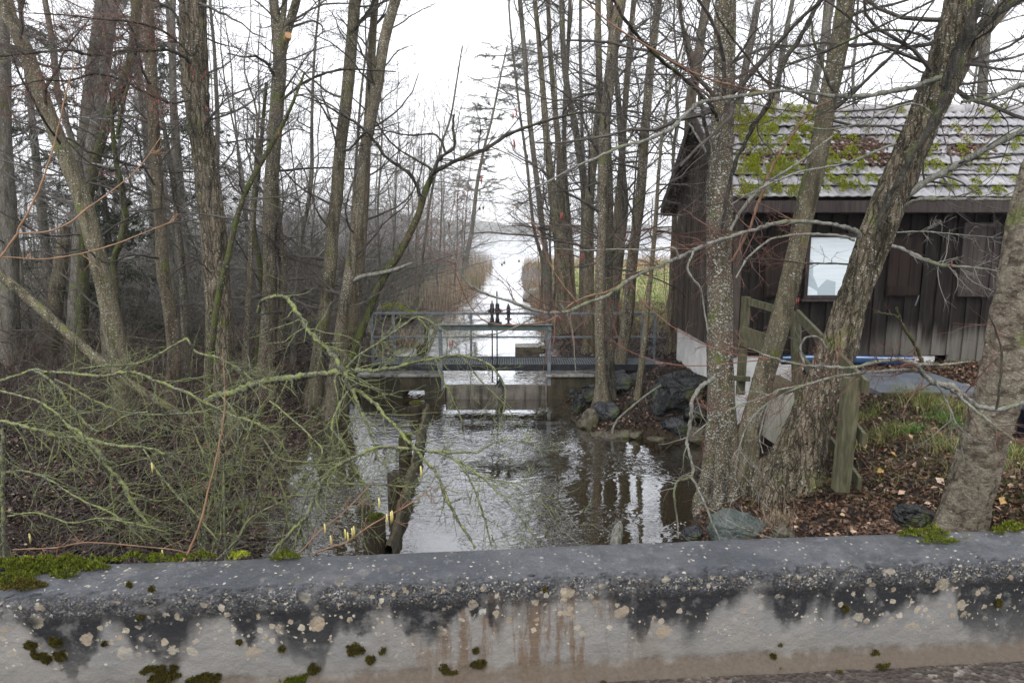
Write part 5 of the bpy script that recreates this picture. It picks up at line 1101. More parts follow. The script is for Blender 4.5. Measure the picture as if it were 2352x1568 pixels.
# pale lichen branch hanging in front of the spotted trunk, down to the water
limb(R1, [(1642, 868, 12), (1630, 878, 11), (1607, 888, 10), (1592, 914, 9), (1587, 954, 9), (1580, 1008, 8), (1580, 1030, 8), (1591, 1069, 7), (1589, 1092, 7), (1570, 1100, 6), (1553, 1108, 5), (1549, 1145, 5), (1556, 1200, 4), (1558, 1235, 3)], (6.6, 6.0), 'limb_pale', twigs=12, tl=.32, twigmat='twig_pale')
limb(R1, [(1589, 1095, 6), (1612, 1141, 5), (1631, 1186, 5), (1654, 1240, 4)], (6.0, 5.6), 'limb_pale', twigs=6, tl=.3, twigmat='twig_pale')
limb(R1, [(1625, 1165, 3), (1680, 1200, 4), (1740, 1225, 3), (1790, 1240, 2)], (5.7, 5.5), 'limb_pale', twigs=5, tl=.25, twigmat='twig_pale')
def stray(name, label, cat, segs, mat, twigmat=None, **k):
    p = at(segs[0][0][0][0], segs[0][0][0][1], segs[0][1] if np.isscalar(segs[0][1]) else segs[0][1][0]); root = thing(name, label, cat, p)
    for pts, Y, tw, tl in segs: limb(root, [(a_, b_, w_*(.7 if 'cane' in mat else 1)) for a_, b_, w_ in pts], Y, mat, 'stem', twigs=tw, tl=tl, twigmat=twigmat or mat, **k)
    return root
stray('fallen_branch', 'bare pale stick sloping from the boulders down into the water', 'branch', [([(1520, 884, 4), (1460, 925, 5), (1416, 968, 6), (1403, 1000, 6), (1390, 1012, 4)], 11.0, 4, .3)], 'limb_pale', 'twig_pale')
stray('crooked_stick', 'crooked mossy stick leaning against the shed wall above the plinth end', 'branch', [([(2118, 845, 9), (2112, 815, 9), (2091, 774, 8), (2070, 740, 7), (2058, 704, 5)], 8.6, 0, 0), ([(2068, 738, 5), (2056, 725, 5), (2035, 720, 4), (2010, 716, 3)], 8.6, 3, .2)], 'mossy', 'twig_red')
stray('red_cane', 'long thin orange-red shoot arching from the spotted trunk towards the railing', 'branch', [([(1770, 824, 3), (1677, 811, 3), (1610, 787, 3), (1555, 757, 3), (1527, 737, 3), (1490, 705, 3), (1465, 675, 3), (1453, 655, 2)], (5.0, 6.0), 5, .3), ([(1764, 826, 3), (1700, 832, 3), (1600, 840, 3), (1520, 832, 3), (1450, 808, 2), (1395, 775, 2)], (5.0, 6.0), 4, .3)], 'cane_red', 'twig_red')

# distant saplings, poles and the pale pine across the canal
T['P1'] = tree('sapling', 'thin leaning pole left of the pale pine above the canal', [(1062, 105, 3), (1050, 180, 4), (1035, 270, 5), (1015, 330, 5), (1000, 400, 6), (985, 480, 6), (965, 640, 7)], 24, 'far', ncrown=8, lcrown=1.4, seed=90, top=0, hmin=4, cat='sapling', twigmat='twig_far')

# yellow and red catkins
def catkins(root, pts, Y, mat, ln=.07, r=.005):
    m = MB()
    for i, (px, py) in enumerate(pts):
        p = at(px, py, Y); m.tubes([[p, p+[.003, 0, -ln*.5], p+[0, 0, -ln]]], [[r*.7, r, r*.5]], 6, True)
    m.build('catkin', M[mat], root, True)
for k_, (px, py, Y, rt) in enumerate([(1178, 257, 5.8, R3), (1185, 250, 5.8, R3), (1180, 320, 5.7, R3), (1182, 324, 5.7, R3), (1105, 405, 5.6, R3), (1291, 487, 5.9, R3), (1288, 490, 5.9, R3), (1340, 582, 6.0, R3), (1336, 584, 6.0, R3), (1033, 783, 6.0, R3), (1038, 782, 6.0, R3), (1834, 683, 6.8, R3), (1830, 684, 6.8, R3), (2186, 600, 6.3, R3), (640, 300, 7.0, T['L8'])]):
    catkins(rt, [(px, py)], Y, 'catkin_red', .065, .006)
# ---------------------------------------------------------------- background trees
rng = np.random.default_rng(77)
def bgtree(x, y, h, r, lean, label, group, mat='far', twm='twig_far', n=13, lc=1.9, name='bare_tree', levels=3, sub=(5, 5), hmin=1.8, rad=1.35, cat='tree'):
    z = float(terr(x, y)); K = 14; tt = np.linspace(0, 1, K)[:, None]
    wob = np.cumsum(rng.normal(size=(K, 2))*.05, 0)
    P = np.concatenate([np.array([[x, y]])+np.array(lean)[None, :]*h*tt**1.3+wob*(h/10), z-.3+(h+.3)*tt], 1); R = r*np.linspace(1, .16, K)
    root = thing(name, label, cat, (x, y, z), group); m = MB(); trunk_tube(m, rng, P, R, 8, .05, True); m.build('trunk', M[mat], root, True)
    m = MB(); add_crown(m, crown(rng, P, R, n, lc, levels, hmin+z, .05, sub, rad)); m.build('crown', M[twm], root); return root
# the wood on the left: trunks in front of trunks
lab_l = 'slender bare tree in the misty depth of the left wood'; cnt = 0
spots = []
for i in range(900):
    y = rng.uniform(13.5, 46); x = rng.uniform(-.74*y-1, xl(y)-1.6-.06*(y-14))
    px = 1176+x/y*FPX
    if px > 1010 or any((x-a)**2+(y-b)**2 < (1.05+.02*y)**2 for a, b in spots): continue
    spots.append((x, y))
    if len(spots) >= 60: break
for x, y in spots:
    h = rng.uniform(8.5, 15) if x < -.35*y else rng.uniform(5, 9.5)
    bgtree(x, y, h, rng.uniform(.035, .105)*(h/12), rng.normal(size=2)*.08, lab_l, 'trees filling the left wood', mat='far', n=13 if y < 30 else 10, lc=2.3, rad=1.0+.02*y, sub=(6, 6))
# beyond the shed and along the right side
for i, (x, y) in enumerate([(6.2, 20), (8.3, 18.5), (10.5, 21), (13, 19), (9.4, 25), (15.5, 24), (5.2, 23), (12, 29)]):
    bgtree(x, y, rng.uniform(10, 14), rng.uniform(.08, .14), rng.normal(size=2)*.05, 'bare tree standing behind the shed roof on the right', 'trees behind the shed', n=16, lc=2.4, hmin=3)
for i, (x, y) in enumerate([(1.25, 21.5), (1.5, 23.5), (2.0, 19.0), (2.6, 21.0), (2.9, 18.0), (1.15, 25.5), (3.4, 24.5)]):
    bgtree(x, y, rng.uniform(7, 12), rng.uniform(.035, .06), (rng.normal()*.03, 0), 'very thin bare stem among the alder clump beyond the footbridge', 'thin stems of the right canal bank', mat='alder_dark', n=14, lc=1.7, hmin=2, name='sapling', cat='sapling')

# thickets: arching multi-stemmed shrubs along the left bank of the canal
def shrub(x, y, h, n, label, mat='twig_far', group='grey shrub thicket along the left bank of the canal', rad=1.0, spread=.8, sub=(6, 6), name='shrub', r0=.016, droop=-.02, bias=(0, 0)):
    z = float(terr(x, y)); root = thing(name, label, 'shrub', (x, y, z), group)
    a = rng.uniform(0, 2*math.pi, n); e = rng.uniform(.25, 1.0, n)*spread
    S = np.stack([x+.25*np.cos(a), y+.25*np.sin(a), np.full(n, z-.05)], -1); D = np.stack([np.cos(a)*e+bias[0], np.sin(a)*e+bias[1], np.ones(n)], -1)
    m = MB(); P, R = grow(rng, S, D, h*rng.uniform(.6, 1.2, n), r0*rad*rng.uniform(.6, 1.2, n), 10, .10, droop); m.tubes(P, R, 4)
    m.build('stems', M['alder_dark' if mat != 'lichen_twig' else 'lichen'], root, True)
    m = MB(); s, d, l, r, t = kids(rng, P, R, sub[0], .2, 1, (20, 60)); P2, R2 = grow(rng, s, d, l*(.55-.25*t), np.maximum(r*.5, .003*rad), 6, .16, 0); m.tubes(P2, R2, 3)
    s, d, l, r, t = kids(rng, P2, R2, sub[1], .1, 1, (25, 65)); P3, R3_ = grow(rng, s, d, l*(.55-.25*t), np.maximum(r*.6, .002*rad), 4, .2, 0); m.tubes(P3, R3_, 3)
    m.build('twigs', M[mat], root); return root
for i in range(22):
    y = 21.5+i*1.2+rng.uniform(-.4, .4); x = float(xl(y))-rng.uniform(1.9, 4.2)-(.04*(y-16))
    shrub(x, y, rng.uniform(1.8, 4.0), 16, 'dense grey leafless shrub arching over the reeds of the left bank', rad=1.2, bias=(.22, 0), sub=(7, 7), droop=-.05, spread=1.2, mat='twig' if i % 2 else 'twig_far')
for i in range(8):
    y = rng.uniform(13, 24); x = rng.uniform(-.68*y, -6.2)
    shrub(x, y, rng.uniform(1.6, 2.8), 15, 'low grey leafless shrub in the undergrowth of the left wood', group='undergrowth shrubs of the left wood', rad=1.2)
for i in range(7):
    y = 13.5+i*1.1; x = float(xr(y))+rng.uniform(.5, 2.3)
    if y > 14.5: shrub(x, y, rng.uniform(1.0, 1.8), 9, 'low thin shrub on the leaf-strewn right bank beyond the footbridge', group='thin shrubs of the right bank', rad=.8, mat='twig_red')
protos = [shrub(-5.6-1.1*i, 15.2+1.3*i, 3.3+.3*i, 15, 'broad wiry grey-brown bush filling the understorey of the left wood', mat='twig' if i < 3 else 'twig_far', group='wiry bushes of the left wood', rad=1.05+.1*i, spread=1.6, droop=-.05, sub=(7, 6)) for i in range(5)]
def dup(root, loc, rz, sc_):
    r = root.copy(); COL.objects.link(r); r.location = loc; r.rotation_euler = (0, 0, rz); r.scale = (sc_, sc_, sc_)
    for ch in list(root.children):
        c = ch.copy(); COL.objects.link(c); c.parent = r
    return r
sp_ = []
for i in range(700):
    y = rng.uniform(14.5, 52); x = rng.uniform(-.76*y-1, -4.6-.05*y)
    if any((x-a)**2+(y-b)**2 < (1.8+.036*y)**2 for a, b in sp_): continue
    sp_.append((x, y)); dup(protos[rng.integers(0, 3) if y < 24 else rng.integers(1, 5)], (x, y, float(terr(x, y))), rng.uniform(0, 6.28), rng.uniform(.6, 1.5)*(1+.006*y))
    if len(sp_) >= 36: break
for i in range(30):
    y = rng.uniform(34, 66); x = rng.uniform(-.50*y, -3.6-.03*y); dup(protos[rng.integers(1, 5)], (x, y, float(terr(x, y))-.05), rng.uniform(0, 6.28), rng.uniform(.7, 1.7))
# pale hazy trees beyond the canal mouth
for i, (px, Y, h) in enumerate([(905, 62, 9), (945, 66, 11), (990, 70, 8), (1020, 68, 10), (860, 58, 12), (1062, 72, 7)]):
    x = (px-1176)/FPX*Y; bgtree(x, Y, h, .10, (.05, 0), 'pale tree fading into the mist by the mouth of the canal', 'misty trees at the canal mouth', n=14, lc=2.6, rad=2.4, sub=(5, 5), hmin=1)

for i, (px, Y, h) in enumerate([(905, 24, 8.5), (955, 27, 8), (1000, 31, 9.5), (1040, 34, 8), (1085, 38, 9), (930, 36, 10), (980, 40, 11), (870, 22, 9)]):
    x = (px-1176)/FPX*Y; bgtree(min(x, float(xl(Y))-.6), Y, h, .05, (.06, 0), 'thin twiggy alder leaning over the left side of the canal', 'twiggy alders along the canal', n=18, lc=2.7, rad=1.25, sub=(7, 7), hmin=1.2, name='bare_tree')
# conifers
def spruce(x, y, h, rad_, label, mat='needles', name='spruce_tree', nb=120, hmin=.15):
    z = float(terr(x, y)); root = thing(name, label, 'tree', (x, y, z)); K = 10; tt = np.linspace(0, 1, K)[:, None]
    P = np.concatenate([np.array([[x, y]])+tt*0, z-.3+(h+.3)*tt], 1); m = MB(); trunk_tube(m, rng, P, .16*np.linspace(1, .1, K), 8); m.build('trunk', M['far'], root, True)
    u = rng.uniform(hmin, 1, nb); a = rng.uniform(0, 2*math.pi, nb); L_ = rad_*(1-u)**.8+.2
    S = np.stack([np.full(nb, x), np.full(nb, y), z+h*u], -1); D = np.stack([np.cos(a), np.sin(a), np.full(nb, -.15)], -1)
    Pb, Rb = grow(rng, S, D, L_, .015, 7, .06, -.03); m = MB(); m.tubes(Pb, Rb, 3)
    s, d, l, r, t = kids(rng, Pb, Rb, 9, .15, 1, (30, 60), flat=.7); P2, R2 = grow(rng, s, d, l*.3*(1.2-t), .006, 5, .1, -.05); m.tubes(P2, R2, 3)
    m.build('branches', M['twig'], root)
    m = MB(); n = len(P2)*42; idx = rng.integers(0, len(P2), n); k = rng.integers(0, 4, n); f = rng.random(n)[:, None]
    C = P2[idx, k]*(1-f)+P2[idx, k+1]*f; dd = norm(P2[idx, k+1]-P2[idx, k]+rng.normal(size=(n, 3))*.5+[0, 0, -.3]); sz = rng.uniform(.05, .12, n)[:, None]
    sd = norm(np.cross(dd, rng.normal(size=(n, 3)))); V = np.stack([C-sd*sz*.1, C+sd*sz*.1, C+dd*sz], 1).reshape(-1, 3)
    m.add(V, None, np.arange(3*n).reshape(-1, 3)); m.build('needle_crown', M[mat], root); return root
spruce(-13.2, 19.5, 12, 2.4, 'dark green spruce at the far left edge behind the leaning trunks')
spruce(-10.2, 21.5, 13, 2.2, 'dark green spruce rising behind the broad dim trunk')
spruce(-13.5, 26, 14, 2.6, 'farthest dark spruce in the left wood')
spruce(-9.6, 16.4, 5.0, 1.5, 'small young spruce at eye level between the left trunks', nb=70)
# pale leaning pine over the canal mouth
px_ = trace([(1166, 105, 3), (1155, 150, 4), (1142, 215, 5), (1128, 280, 6), (1110, 350, 7), (1095, 430, 9), (1085, 520, 10), (1070, 600, 12)], 46)[::-1]
root = thing('pine_tree', 'tall pale pine with flat tiers of foliage, mist painted into its colour, over the canal', 'tree', (px_[0][0], 46, float(terr(px_[0][0], 46))))
S = catmull(np.vstack([[px_[0][0]-.2, 46, 0.2, px_[0][3]], px_]), 24); m = MB(); trunk_tube(m, rng, S[:, :3], S[:, 3], 8, .03); m.build('trunk', M['far'], root, True)
nb = 80; i_ = rng.integers(8, 23, nb); a = rng.uniform(0, 2*math.pi, nb); D = np.stack([np.cos(a), .6*np.sin(a), np.full(nb, .02)], -1)
P1, r1 = grow(rng, S[i_, :3], D, rng.uniform(.9, 2.6, nb), .03, 7, .1, 0); m = MB(); m.tubes(P1, r1, 4)
s, d, l, r, t = kids(rng, P1, r1, 7, .3, 1, (30, 60), flat=.8); P2, r2 = grow(rng, s, d, l*.3, .012, 4, .1, 0); m.tubes(P2, r2, 3); m.build('branches', M['twig_far'], root)
n = len(P2)*40; idx = rng.integers(0, len(P2), n); k = rng.integers(0, 3, n); f = rng.random(n)[:, None]; C = P2[idx, k]*(1-f)+P2[idx, k+1]*f
dd = norm(rng.normal(size=(n, 3))*[1, 1, .6]); sz = rng.uniform(.10, .22, n)[:, None]; sd = norm(np.cross(dd, rng.normal(size=(n, 3))))
MB().add(np.stack([C-sd*sz*.07, C+sd*sz*.07, C+dd*sz], 1).reshape(-1, 3), None, np.arange(3*n).reshape(-1, 3)).build('needle_crown', M['needles_misted'], root)

# ---------------------------------------------------------------- foreground: lichen-covered branches at the lower left
def H(root, pts, Y, tw=20, tl=.45, name='stem', mat='lichen', tm='lichen_twig', **k):
    k.pop('levels', None); return limb(root, [(a_, b_, w_*.82) for a_, b_, w_ in pts], Y, mat, name, twigs=int(tw*1.35), tl=tl*1.2, twigmat=tm, nsub=4, rmin=.0028, **k)
A = thing('mossy_branch', 'thick mossy bough reaching right over the stream and drooping by the gate', 'branch', at(600, 880, 7.6))
H(A, [(470, 930, 22), (520, 905, 20), (588, 880, 20), (671, 868, 18), (738, 858, 16), (802, 852, 13), (888, 848, 11), (955, 831, 9), (1005, 821, 8), (1055, 816, 8), (1105, 828, 7), (1136, 848, 6), (1159, 888, 6), (1160, 921, 5), (1152, 960, 3)], (7.8, 6.6), 30, .5, levels=3, sides=12)
H(A, [(790, 852, 8), (830, 812, 7), (880, 780, 7), (930, 745, 6), (960, 728, 5), (1000, 745, 4), (1050, 790, 3)], (7.0, 6.6), 20, .4)
H(A, [(1000, 822, 6), (1016, 870, 6), (1040, 915, 6), (1058, 960, 5), (1066, 1005, 3)], 6.7, 10, .3)
H(A, [(1060, 818, 4), (1110, 880, 4), (1165, 935, 4), (1200, 990, 2)], 6.6, 9, .3)
H(A, [(960, 730, 5), (985, 760, 4), (985, 800, 4), (975, 830, 3)], 6.7, 8, .25)
B = thing('lichen_shrub', 'lichen-yellow shrub whose arching bough falls from upper left down over the piles', 'shrub', (-2.9, 6.1, float(terr(-2.9, 6.1))))
H(B, [(592, 720, 6), (598, 700, 8), (608, 686, 9), (648, 679, 11), (675, 707, 12), (698, 744, 12), (722, 774, 12), (748, 797, 13), (768, 821, 13), (788, 854, 13), (805, 888, 13), (818, 921, 11), (838, 964, 9), (855, 1008, 7), (870, 1060, 4)], (6.9, 5.9), 34, .5, levels=3, sides=10)
H(B, [(815, 895, 10), (840, 910, 10), (862, 928, 10), (898, 968, 10), (930, 1005, 9), (967, 1046, 9), (1005, 1091, 9), (1024, 1137, 9), (1043, 1179, 8), (1092, 1258, 7)], (6.4, 5.0), 16, .35, levels=3, sides=10)
H(B, [(800, 900, 7), (780, 930, 8), (762, 974, 8), (775, 1000, 8), (789, 1019, 7), (815, 1072, 7), (838, 1114, 6), (850, 1150, 4)], (6.0, 5.5), 18, .35, levels=3)
H(B, [(1096, 1040, 5), (1035, 1038, 7), (967, 1034, 8), (910, 1028, 9), (872, 1027, 9), (840, 1036, 10), (815, 1050, 10), (770, 1072, 11), (740, 1103, 11), (721, 1145, 12), (702, 1186, 11), (664, 1224, 10), (620, 1275, 9)], (5.6, 4.6), 30, .35, levels=3, sides=10)
H(B, [(1096, 1040, 5), (1138, 1016, 4), (1176, 1010, 4), (1220, 1020, 4), (1260, 1040, 3)], (5.6, 5.8), 12, .35)
H(B, [(1000, 1038, 6), (1045, 1056, 6), (1081, 1103, 6), (1104, 1164, 6), (1118, 1210, 5), (1130, 1258, 4)], (5.5, 5.0), 14, .35)
H(B, [(1035, 1050, 5), (1081, 1076, 5), (1119, 1107, 5), (1176, 1164, 4), (1230, 1235, 3)], (5.5, 5.0), 14, .35)
H(B, [(1060, 1080, 4), (1130, 1100, 4), (1200, 1115, 3), (1250, 1160, 3), (1290, 1220, 2)], (5.5, 5.1), 12, .4)
H(B, [(620, 920, 4), (668, 960, 5), (712, 1000, 5), (740, 1040, 5), (700, 1100, 5), (650, 1160, 4)], (5.9, 5.2), 18, .35)
H(B, [(640, 1100, 5), (700, 1108, 5), (800, 1110, 6), (900, 1115, 5), (960, 1120, 3)], (5.4, 5.2), 16, .3)
H(B, [(836, 1120, 5), (832, 1180, 5), (830, 1230, 4)], 5.2, 8, .25)
H(B, [(600, 1000, 5), (640, 1050, 5), (720, 1060, 5), (790, 1050, 4)], (5.8, 5.4), 14, .35)
Cc = thing('lichen_shrub', 'tangle of grey-green lichen branches sprawling over the leaf litter at the left edge', 'shrub', (-4.3, 6.0, float(terr(-4.3, 6.0))))
H(Cc, [(-20, 885, 8), (40, 862, 8), (77, 848, 8), (114, 854, 9), (167, 858, 9), (234, 864, 9), (284, 854, 9), (317, 858, 9), (367, 878, 9), (427, 901, 9), (467, 921, 9), (518, 948, 9), (588, 971, 8), (640, 1000, 6)], (6.4, 6.2), 34, .45, levels=3, sides=10)
H(Cc, [(77, 850, 7), (117, 874, 8), (150, 914, 8), (180, 954, 8), (207, 981, 8), (227, 990, 7), (260, 975, 6), (290, 955, 6), (340, 945, 5)], (6.3, 6.0), 22, .4, levels=3)
H(Cc, [(-20, 895, 6), (67, 914, 6), (117, 938, 7), (150, 971, 6), (187, 1008, 6), (230, 1060, 5)], (6.2, 5.6), 20, .4)
H(Cc, [(-20, 965, 9), (67, 981, 10), (134, 1001, 11), (194, 1007, 10), (268, 1024, 9), (338, 1028, 7), (400, 1050, 5)], (5.4, 5.2), 26, .4, levels=3, sides=10)
H(Cc, [(127, 871, 5), (190, 905, 6), (250, 934, 6), (317, 951, 6), (400, 951, 6), (467, 944, 5), (520, 930, 3)], (6.2, 6.2), 24, .4, levels=3)
H(Cc, [(431, 777, 6), (394, 797, 6), (334, 828, 6), (284, 838, 5), (234, 841, 5), (167, 848, 4)], (7.0, 6.5), 16, .35)
H(Cc, [(431, 777, 6), (451, 808, 6), (501, 821, 6), (551, 848, 6), (588, 878, 5), (630, 900, 4)], (7.0, 6.8), 16, .35)
H(Cc, [(6, 985, 8), (8, 1015, 10), (6, 1080, 10), (6, 1139, 10), (8, 1210, 9), (10, 1290, 8)], 4.4, 10, .3)
H(Cc, [(160, 980, 9), (198, 1007, 12), (248, 1069, 13), (289, 1123, 12), (305, 1160, 11), (340, 1200, 8)], (5.8, 5.4), 16, .35, sides=10)
H(Cc, [(-10, 1090, 6), (60, 1082, 6), (120, 1105, 6), (190, 1150, 6), (260, 1180, 5), (330, 1240, 4)], (5.0, 4.7), 22, .35, levels=3)
H(Cc, [(20, 1185, 5), (90, 1178, 5), (160, 1200, 5), (230, 1190, 5), (300, 1200, 4), (380, 1220, 3)], (4.7, 4.6), 18, .3)
H(Cc, [(300, 1130, 4), (370, 1150, 5), (440, 1120, 5), (500, 1075, 5), (560, 1060, 4)], (5.2, 5.4), 18, .35)
H(Cc, [(330, 1030, 4), (360, 1080, 6), (400, 1130, 6), (440, 1170, 5), (500, 1240, 4)], (5.4, 4.8), 16, .35)
D_ = thing('lichen_shrub', 'upright clump of green lichened stems rising beside the stream at the parapet', 'shrub', at(480, 1250, 5.2))
ups = [([(470, 1285, 9), (478, 1180, 9), (500, 1080, 8), (505, 1000, 6), (520, 920, 4)], 5.0), ([(485, 1285, 8), (500, 1200, 8), (490, 1130, 7), (470, 1050, 6), (440, 980, 4)], 5.1), ([(520, 1285, 6), (515, 1180, 6), (515, 1080, 6), (520, 1000, 4)], 4.9), ([(540, 1240, 9), (560, 1150, 9), (555, 1080, 8), (570, 1000, 7), (600, 930, 5)], 5.3), ([(530, 1270, 7), (580, 1170, 7), (600, 1100, 6), (640, 1040, 4)], 5.1), ([(500, 1285, 7), (545, 1240, 6), (575, 1190, 6), (650, 1150, 4)], 4.8), ([(478, 1285, 7), (440, 1200, 6), (420, 1120, 6), (380, 1050, 4)], 5.1), ([(500, 1270, 7), (520, 1150, 6), (540, 1050, 6), (545, 960, 5), (500, 900, 3)], 5.3), ([(640, 1265, 6), (660, 1180, 6), (640, 1100, 5), (600, 1030, 4)], 5.0), ([(700, 1265, 5), (690, 1190, 5), (710, 1120, 4)], 4.8)]
for pts, Y in ups: H(D_, pts, Y, 12, .35)
# canes
stray('orange_cane', 'long orange hazel shoot rising at the upper left edge and branching right', 'branch', [([(-10, 610, 5), (0, 594, 6), (40, 537, 7), (43, 521, 7), (67, 484, 6), (97, 417, 6), (124, 334, 5), (147, 234, 5), (174, 134, 3)], 3.2, 0, 0), ([(40, 537, 5), (110, 532, 5), (160, 510, 5), (190, 487, 5), (207, 474, 5), (267, 431, 4), (317, 387, 4), (374, 310, 3)], (3.2, 3.4), 3, .1), ([(7, 590, 4), (60, 594, 4), (100, 595, 4), (187, 582, 4), (267, 560, 4), (317, 540, 3), (400, 507, 3)], (3.2, 3.5), 3, .1)], 'cane')
stray('brown_cane', 'broken orange-brown cane leaning on the parapet among green stems', 'branch', [([(395, 1300, 8), (421, 1290, 8), (450, 1230, 8), (470, 1160, 7), (491, 1077, 6), (512, 974, 5), (516, 900, 4), (512, 800, 2)], (3.4, 3.8), 4, .12)], 'cane_brown')
cn = stray('hazel_twig', 'reddish hazel twig with pale yellow catkins slanting over the piles by the parapet', 'branch', [([(720, 1272, 5), (760, 1257, 6), (797, 1243, 6), (853, 1205, 6), (929, 1164, 5), (970, 1137, 4), (998, 1114, 3)], (3.6, 4.0), 8, .16), ([(690, 1268, 4), (740, 1215, 4), (790, 1175, 3), (825, 1140, 3), (860, 1100, 2)], (3.7, 4.0), 5, .14)], 'cane_brown', 'cane_brown')
for px, py in [(745, 1202), (759, 1230), (792, 1215), (808, 1212), (870, 1143), (897, 1175), (888, 1180), (966, 1070), (900, 1172), (798, 1222), (812, 1208)]: catkins(cn, [(px, py)], 3.75, 'catkin_yellow', .075, .006)
for px, py in [(372, 1262), (348, 1062), (67, 1225)]: catkins(Cc, [(px, py)], 4.6, 'catkin_yellow', .08, .007)
stray('bramble_shoot', 'thin pale-brown shoot lying level just above the parapet moss on the left', 'branch', [([(30, 1262, 4), (120, 1258, 5), (200, 1245, 5), (300, 1252, 4), (400, 1262, 4), (430, 1270, 3)], (3.5, 3.5), 5, .15), ([(130, 1300, 4), (132, 1260, 4), (140, 1230, 3)], 3.5, 0, 0)], 'cane_brown')
# big horizontal bough of the thick left trunk and neighbours across the upper left
limb(T['L3'], [(440, 145, 8), (415, 128, 8), (384, 114, 8), (340, 116, 8), (287, 118, 8), (250, 125, 7), (207, 127, 7), (170, 118, 7), (134, 117, 6), (80, 122, 5), (10, 128, 4), (-30, 135, 3)], (9.8, 8.4), 'limb_dark', twigs=60, tl=1.0, twigmat='twig', levels=3, rmin=.003)
limb(T['L3'], [(440, 130, 5), (400, 90, 5), (360, 65, 5), (300, 50, 5), (230, 45, 4), (150, 35, 4), (60, 30, 3)], (9.8, 8.6), 'limb_dark', twigs=56, tl=.95, twigmat='twig_red', levels=3, rmin=.003)
limb(T['L3'], [(440, 230, 5), (400, 238, 5), (360, 225, 5), (320, 205, 5), (280, 185, 5), (220, 170, 5), (160, 185, 5), (100, 185, 4), (20, 200, 3)], (9.8, 8.6), 'limb_dark', twigs=60, tl=.95, twigmat='twig_red', levels=3, rmin=.003)
limb(T['L3'], [(412, 60, 7), (398, 25, 6), (360, 5, 5), (330, -15, 4)], 9.8, 'limb_dark', twigs=10, tl=.7)
limb(T['L3'], [(462, 340, 8), (450, 310, 7), (438, 280, 6), (436, 235, 4)], 9.7, 'limb_dark', twigs=8, tl=.5)
limb(T['L4'], [(640, 195, 8), (625, 165, 8), (612, 145, 7), (588, 130, 6), (560, 132, 4), (520, 122, 3)], (12.2, 11.5), 'limb_dark', twigs=18, tl=.8)
limb(T['L4'], [(650, 230, 6), (700, 190, 6), (740, 170, 6), (790, 160, 5), (850, 162, 4), (910, 165, 3)], (12.0, 11.5), 'limb_dark', twigs=16, tl=.8)
limb(T['L5'], [(810, 75, 10), (830, 50, 9), (850, 20, 9), (872, -15, 8)], 12.3, 'limb_dark', twigs=6, tl=.8)
limb(T['L0'], [(10, 120, 7), (60, 160, 6), (120, 190, 6), (160, 235, 5)], (14, 12), 'limb_dark', twigs=16, tl=.8)
limb(T['L1'], [(140, 330, 5), (110, 290, 5), (60, 200, 5), (20, 110, 4)], (10, 9), 'limb_dark', twigs=18, tl=.6)
rg_ = np.random.default_rng(404)
for cx, cy, n_ in [(90, 175, 7), (60, 205, 4), (155, 75, 6), (200, 60, 4), (240, 210, 6), (290, 205, 5), (345, 85, 5), (360, 235, 6), (230, 290, 4), (255, 405, 4), (445, 165, 5), (470, 240, 4), (115, 160, 4)]:
    for k_ in range(n_):
        catkins(T['L3'], [(cx+rg_.normal()*16, cy+rg_.normal()*12)], 9.0, 'catkin_red', .055, .0055)
for cx, cy, Y_ in [(1110, 478, 5.6), (1102, 480, 5.6), (1158, 604, 5.8), (1153, 608, 5.8), (1192, 600, 5.9), (1246, 655, 6.0), (1252, 650, 6.0), (1240, 659, 6.0), (1310, 470, 6.0), (430, 100, 9.0), (760, 300, 8.5), (765, 262, 8.5)]:
    p_ = at(cx, cy, Y_); MB().lathe(p_, [(0, -.011), (.006, -.008), (.008, 0), (.006, .008), (.001, .014), (.001, .05)], 8).build('cone', M['cone'], R3 if cx > 1000 else T['L3'], True)
# mid-distance tangle below eye level on the left
for i in range(14):
    y = rng.uniform(6.2, 12.5); x = rng.uniform(-.73*y, float(xl(y))-.4)
    shrub(x, y, rng.uniform(.9, 1.9), 7, 'low tangle of thin lichened shoots on the leaf litter', group='thin shoots on the left forest floor', rad=.55, mat='lichen_twig' if rng.random() < .35 else 'twig_red', spread=1.3, sub=(5, 5), r0=.014, name='undershrub')

# ---------------------------------------------------------------- leaf litter, grass, reeds
rng = np.random.default_rng(99)
def scatter(n, xf, yf):
    y = yf(n); x = xf(n, y); return x, y
def ground_leaves(name, label, n, x0f, x1f, y0, y1, smin, smax, mat, dens_pow=1.6, lift=.012, lay=.55, zmin=.02):
    u = rng.random(n); y = y0*(y1/y0)**u; x = x0f(y)+(x1f(y)-x0f(y))*rng.random(n)
    z = terr(x, y); wl = np.where(y > 13.7, .205, .01); k = z > wl+zmin; x, y, z = x[k], y[k], z[k]
    C = np.stack([x, y, z+lift*rng.random(len(x))*2.2+.004], -1); m = MB(); s = 1+.03*np.maximum(y-8, 0)
    leaves(m, rng, C, np.tile([0, 0, 1.], (len(x), 1)), smin*s, smax*s, lay)
    return m.build(name, M[mat], kind='stuff', label=label, cat='leaves')
def leaves(mb, rng, C, N, smin, smax, lay=.5):
    n = len(C); nn = norm(N+rng.normal(size=(n, 3))*lay); a = norm(np.cross(nn, rng.normal(size=(n, 3)))); b = np.cross(nn, a)
    s = (smin+(smax-smin)*rng.random(n)**1.3)[:, None]; w = s*rng.uniform(.25, .5, n)[:, None]; bend = rng.uniform(.05, .4, n)[:, None]*s
    V = np.stack([C-a*s*.5, C-a*s*.05+b*w+nn*bend, C+a*s*.5+nn*bend*.5, C+a*s*.02-b*w+nn*bend], 1).reshape(-1, 3)
    o = np.arange(n)[:, None]*4
    return mb.add(V, None, np.concatenate([o+[0, 2, 1], o+[0, 3, 2]]))
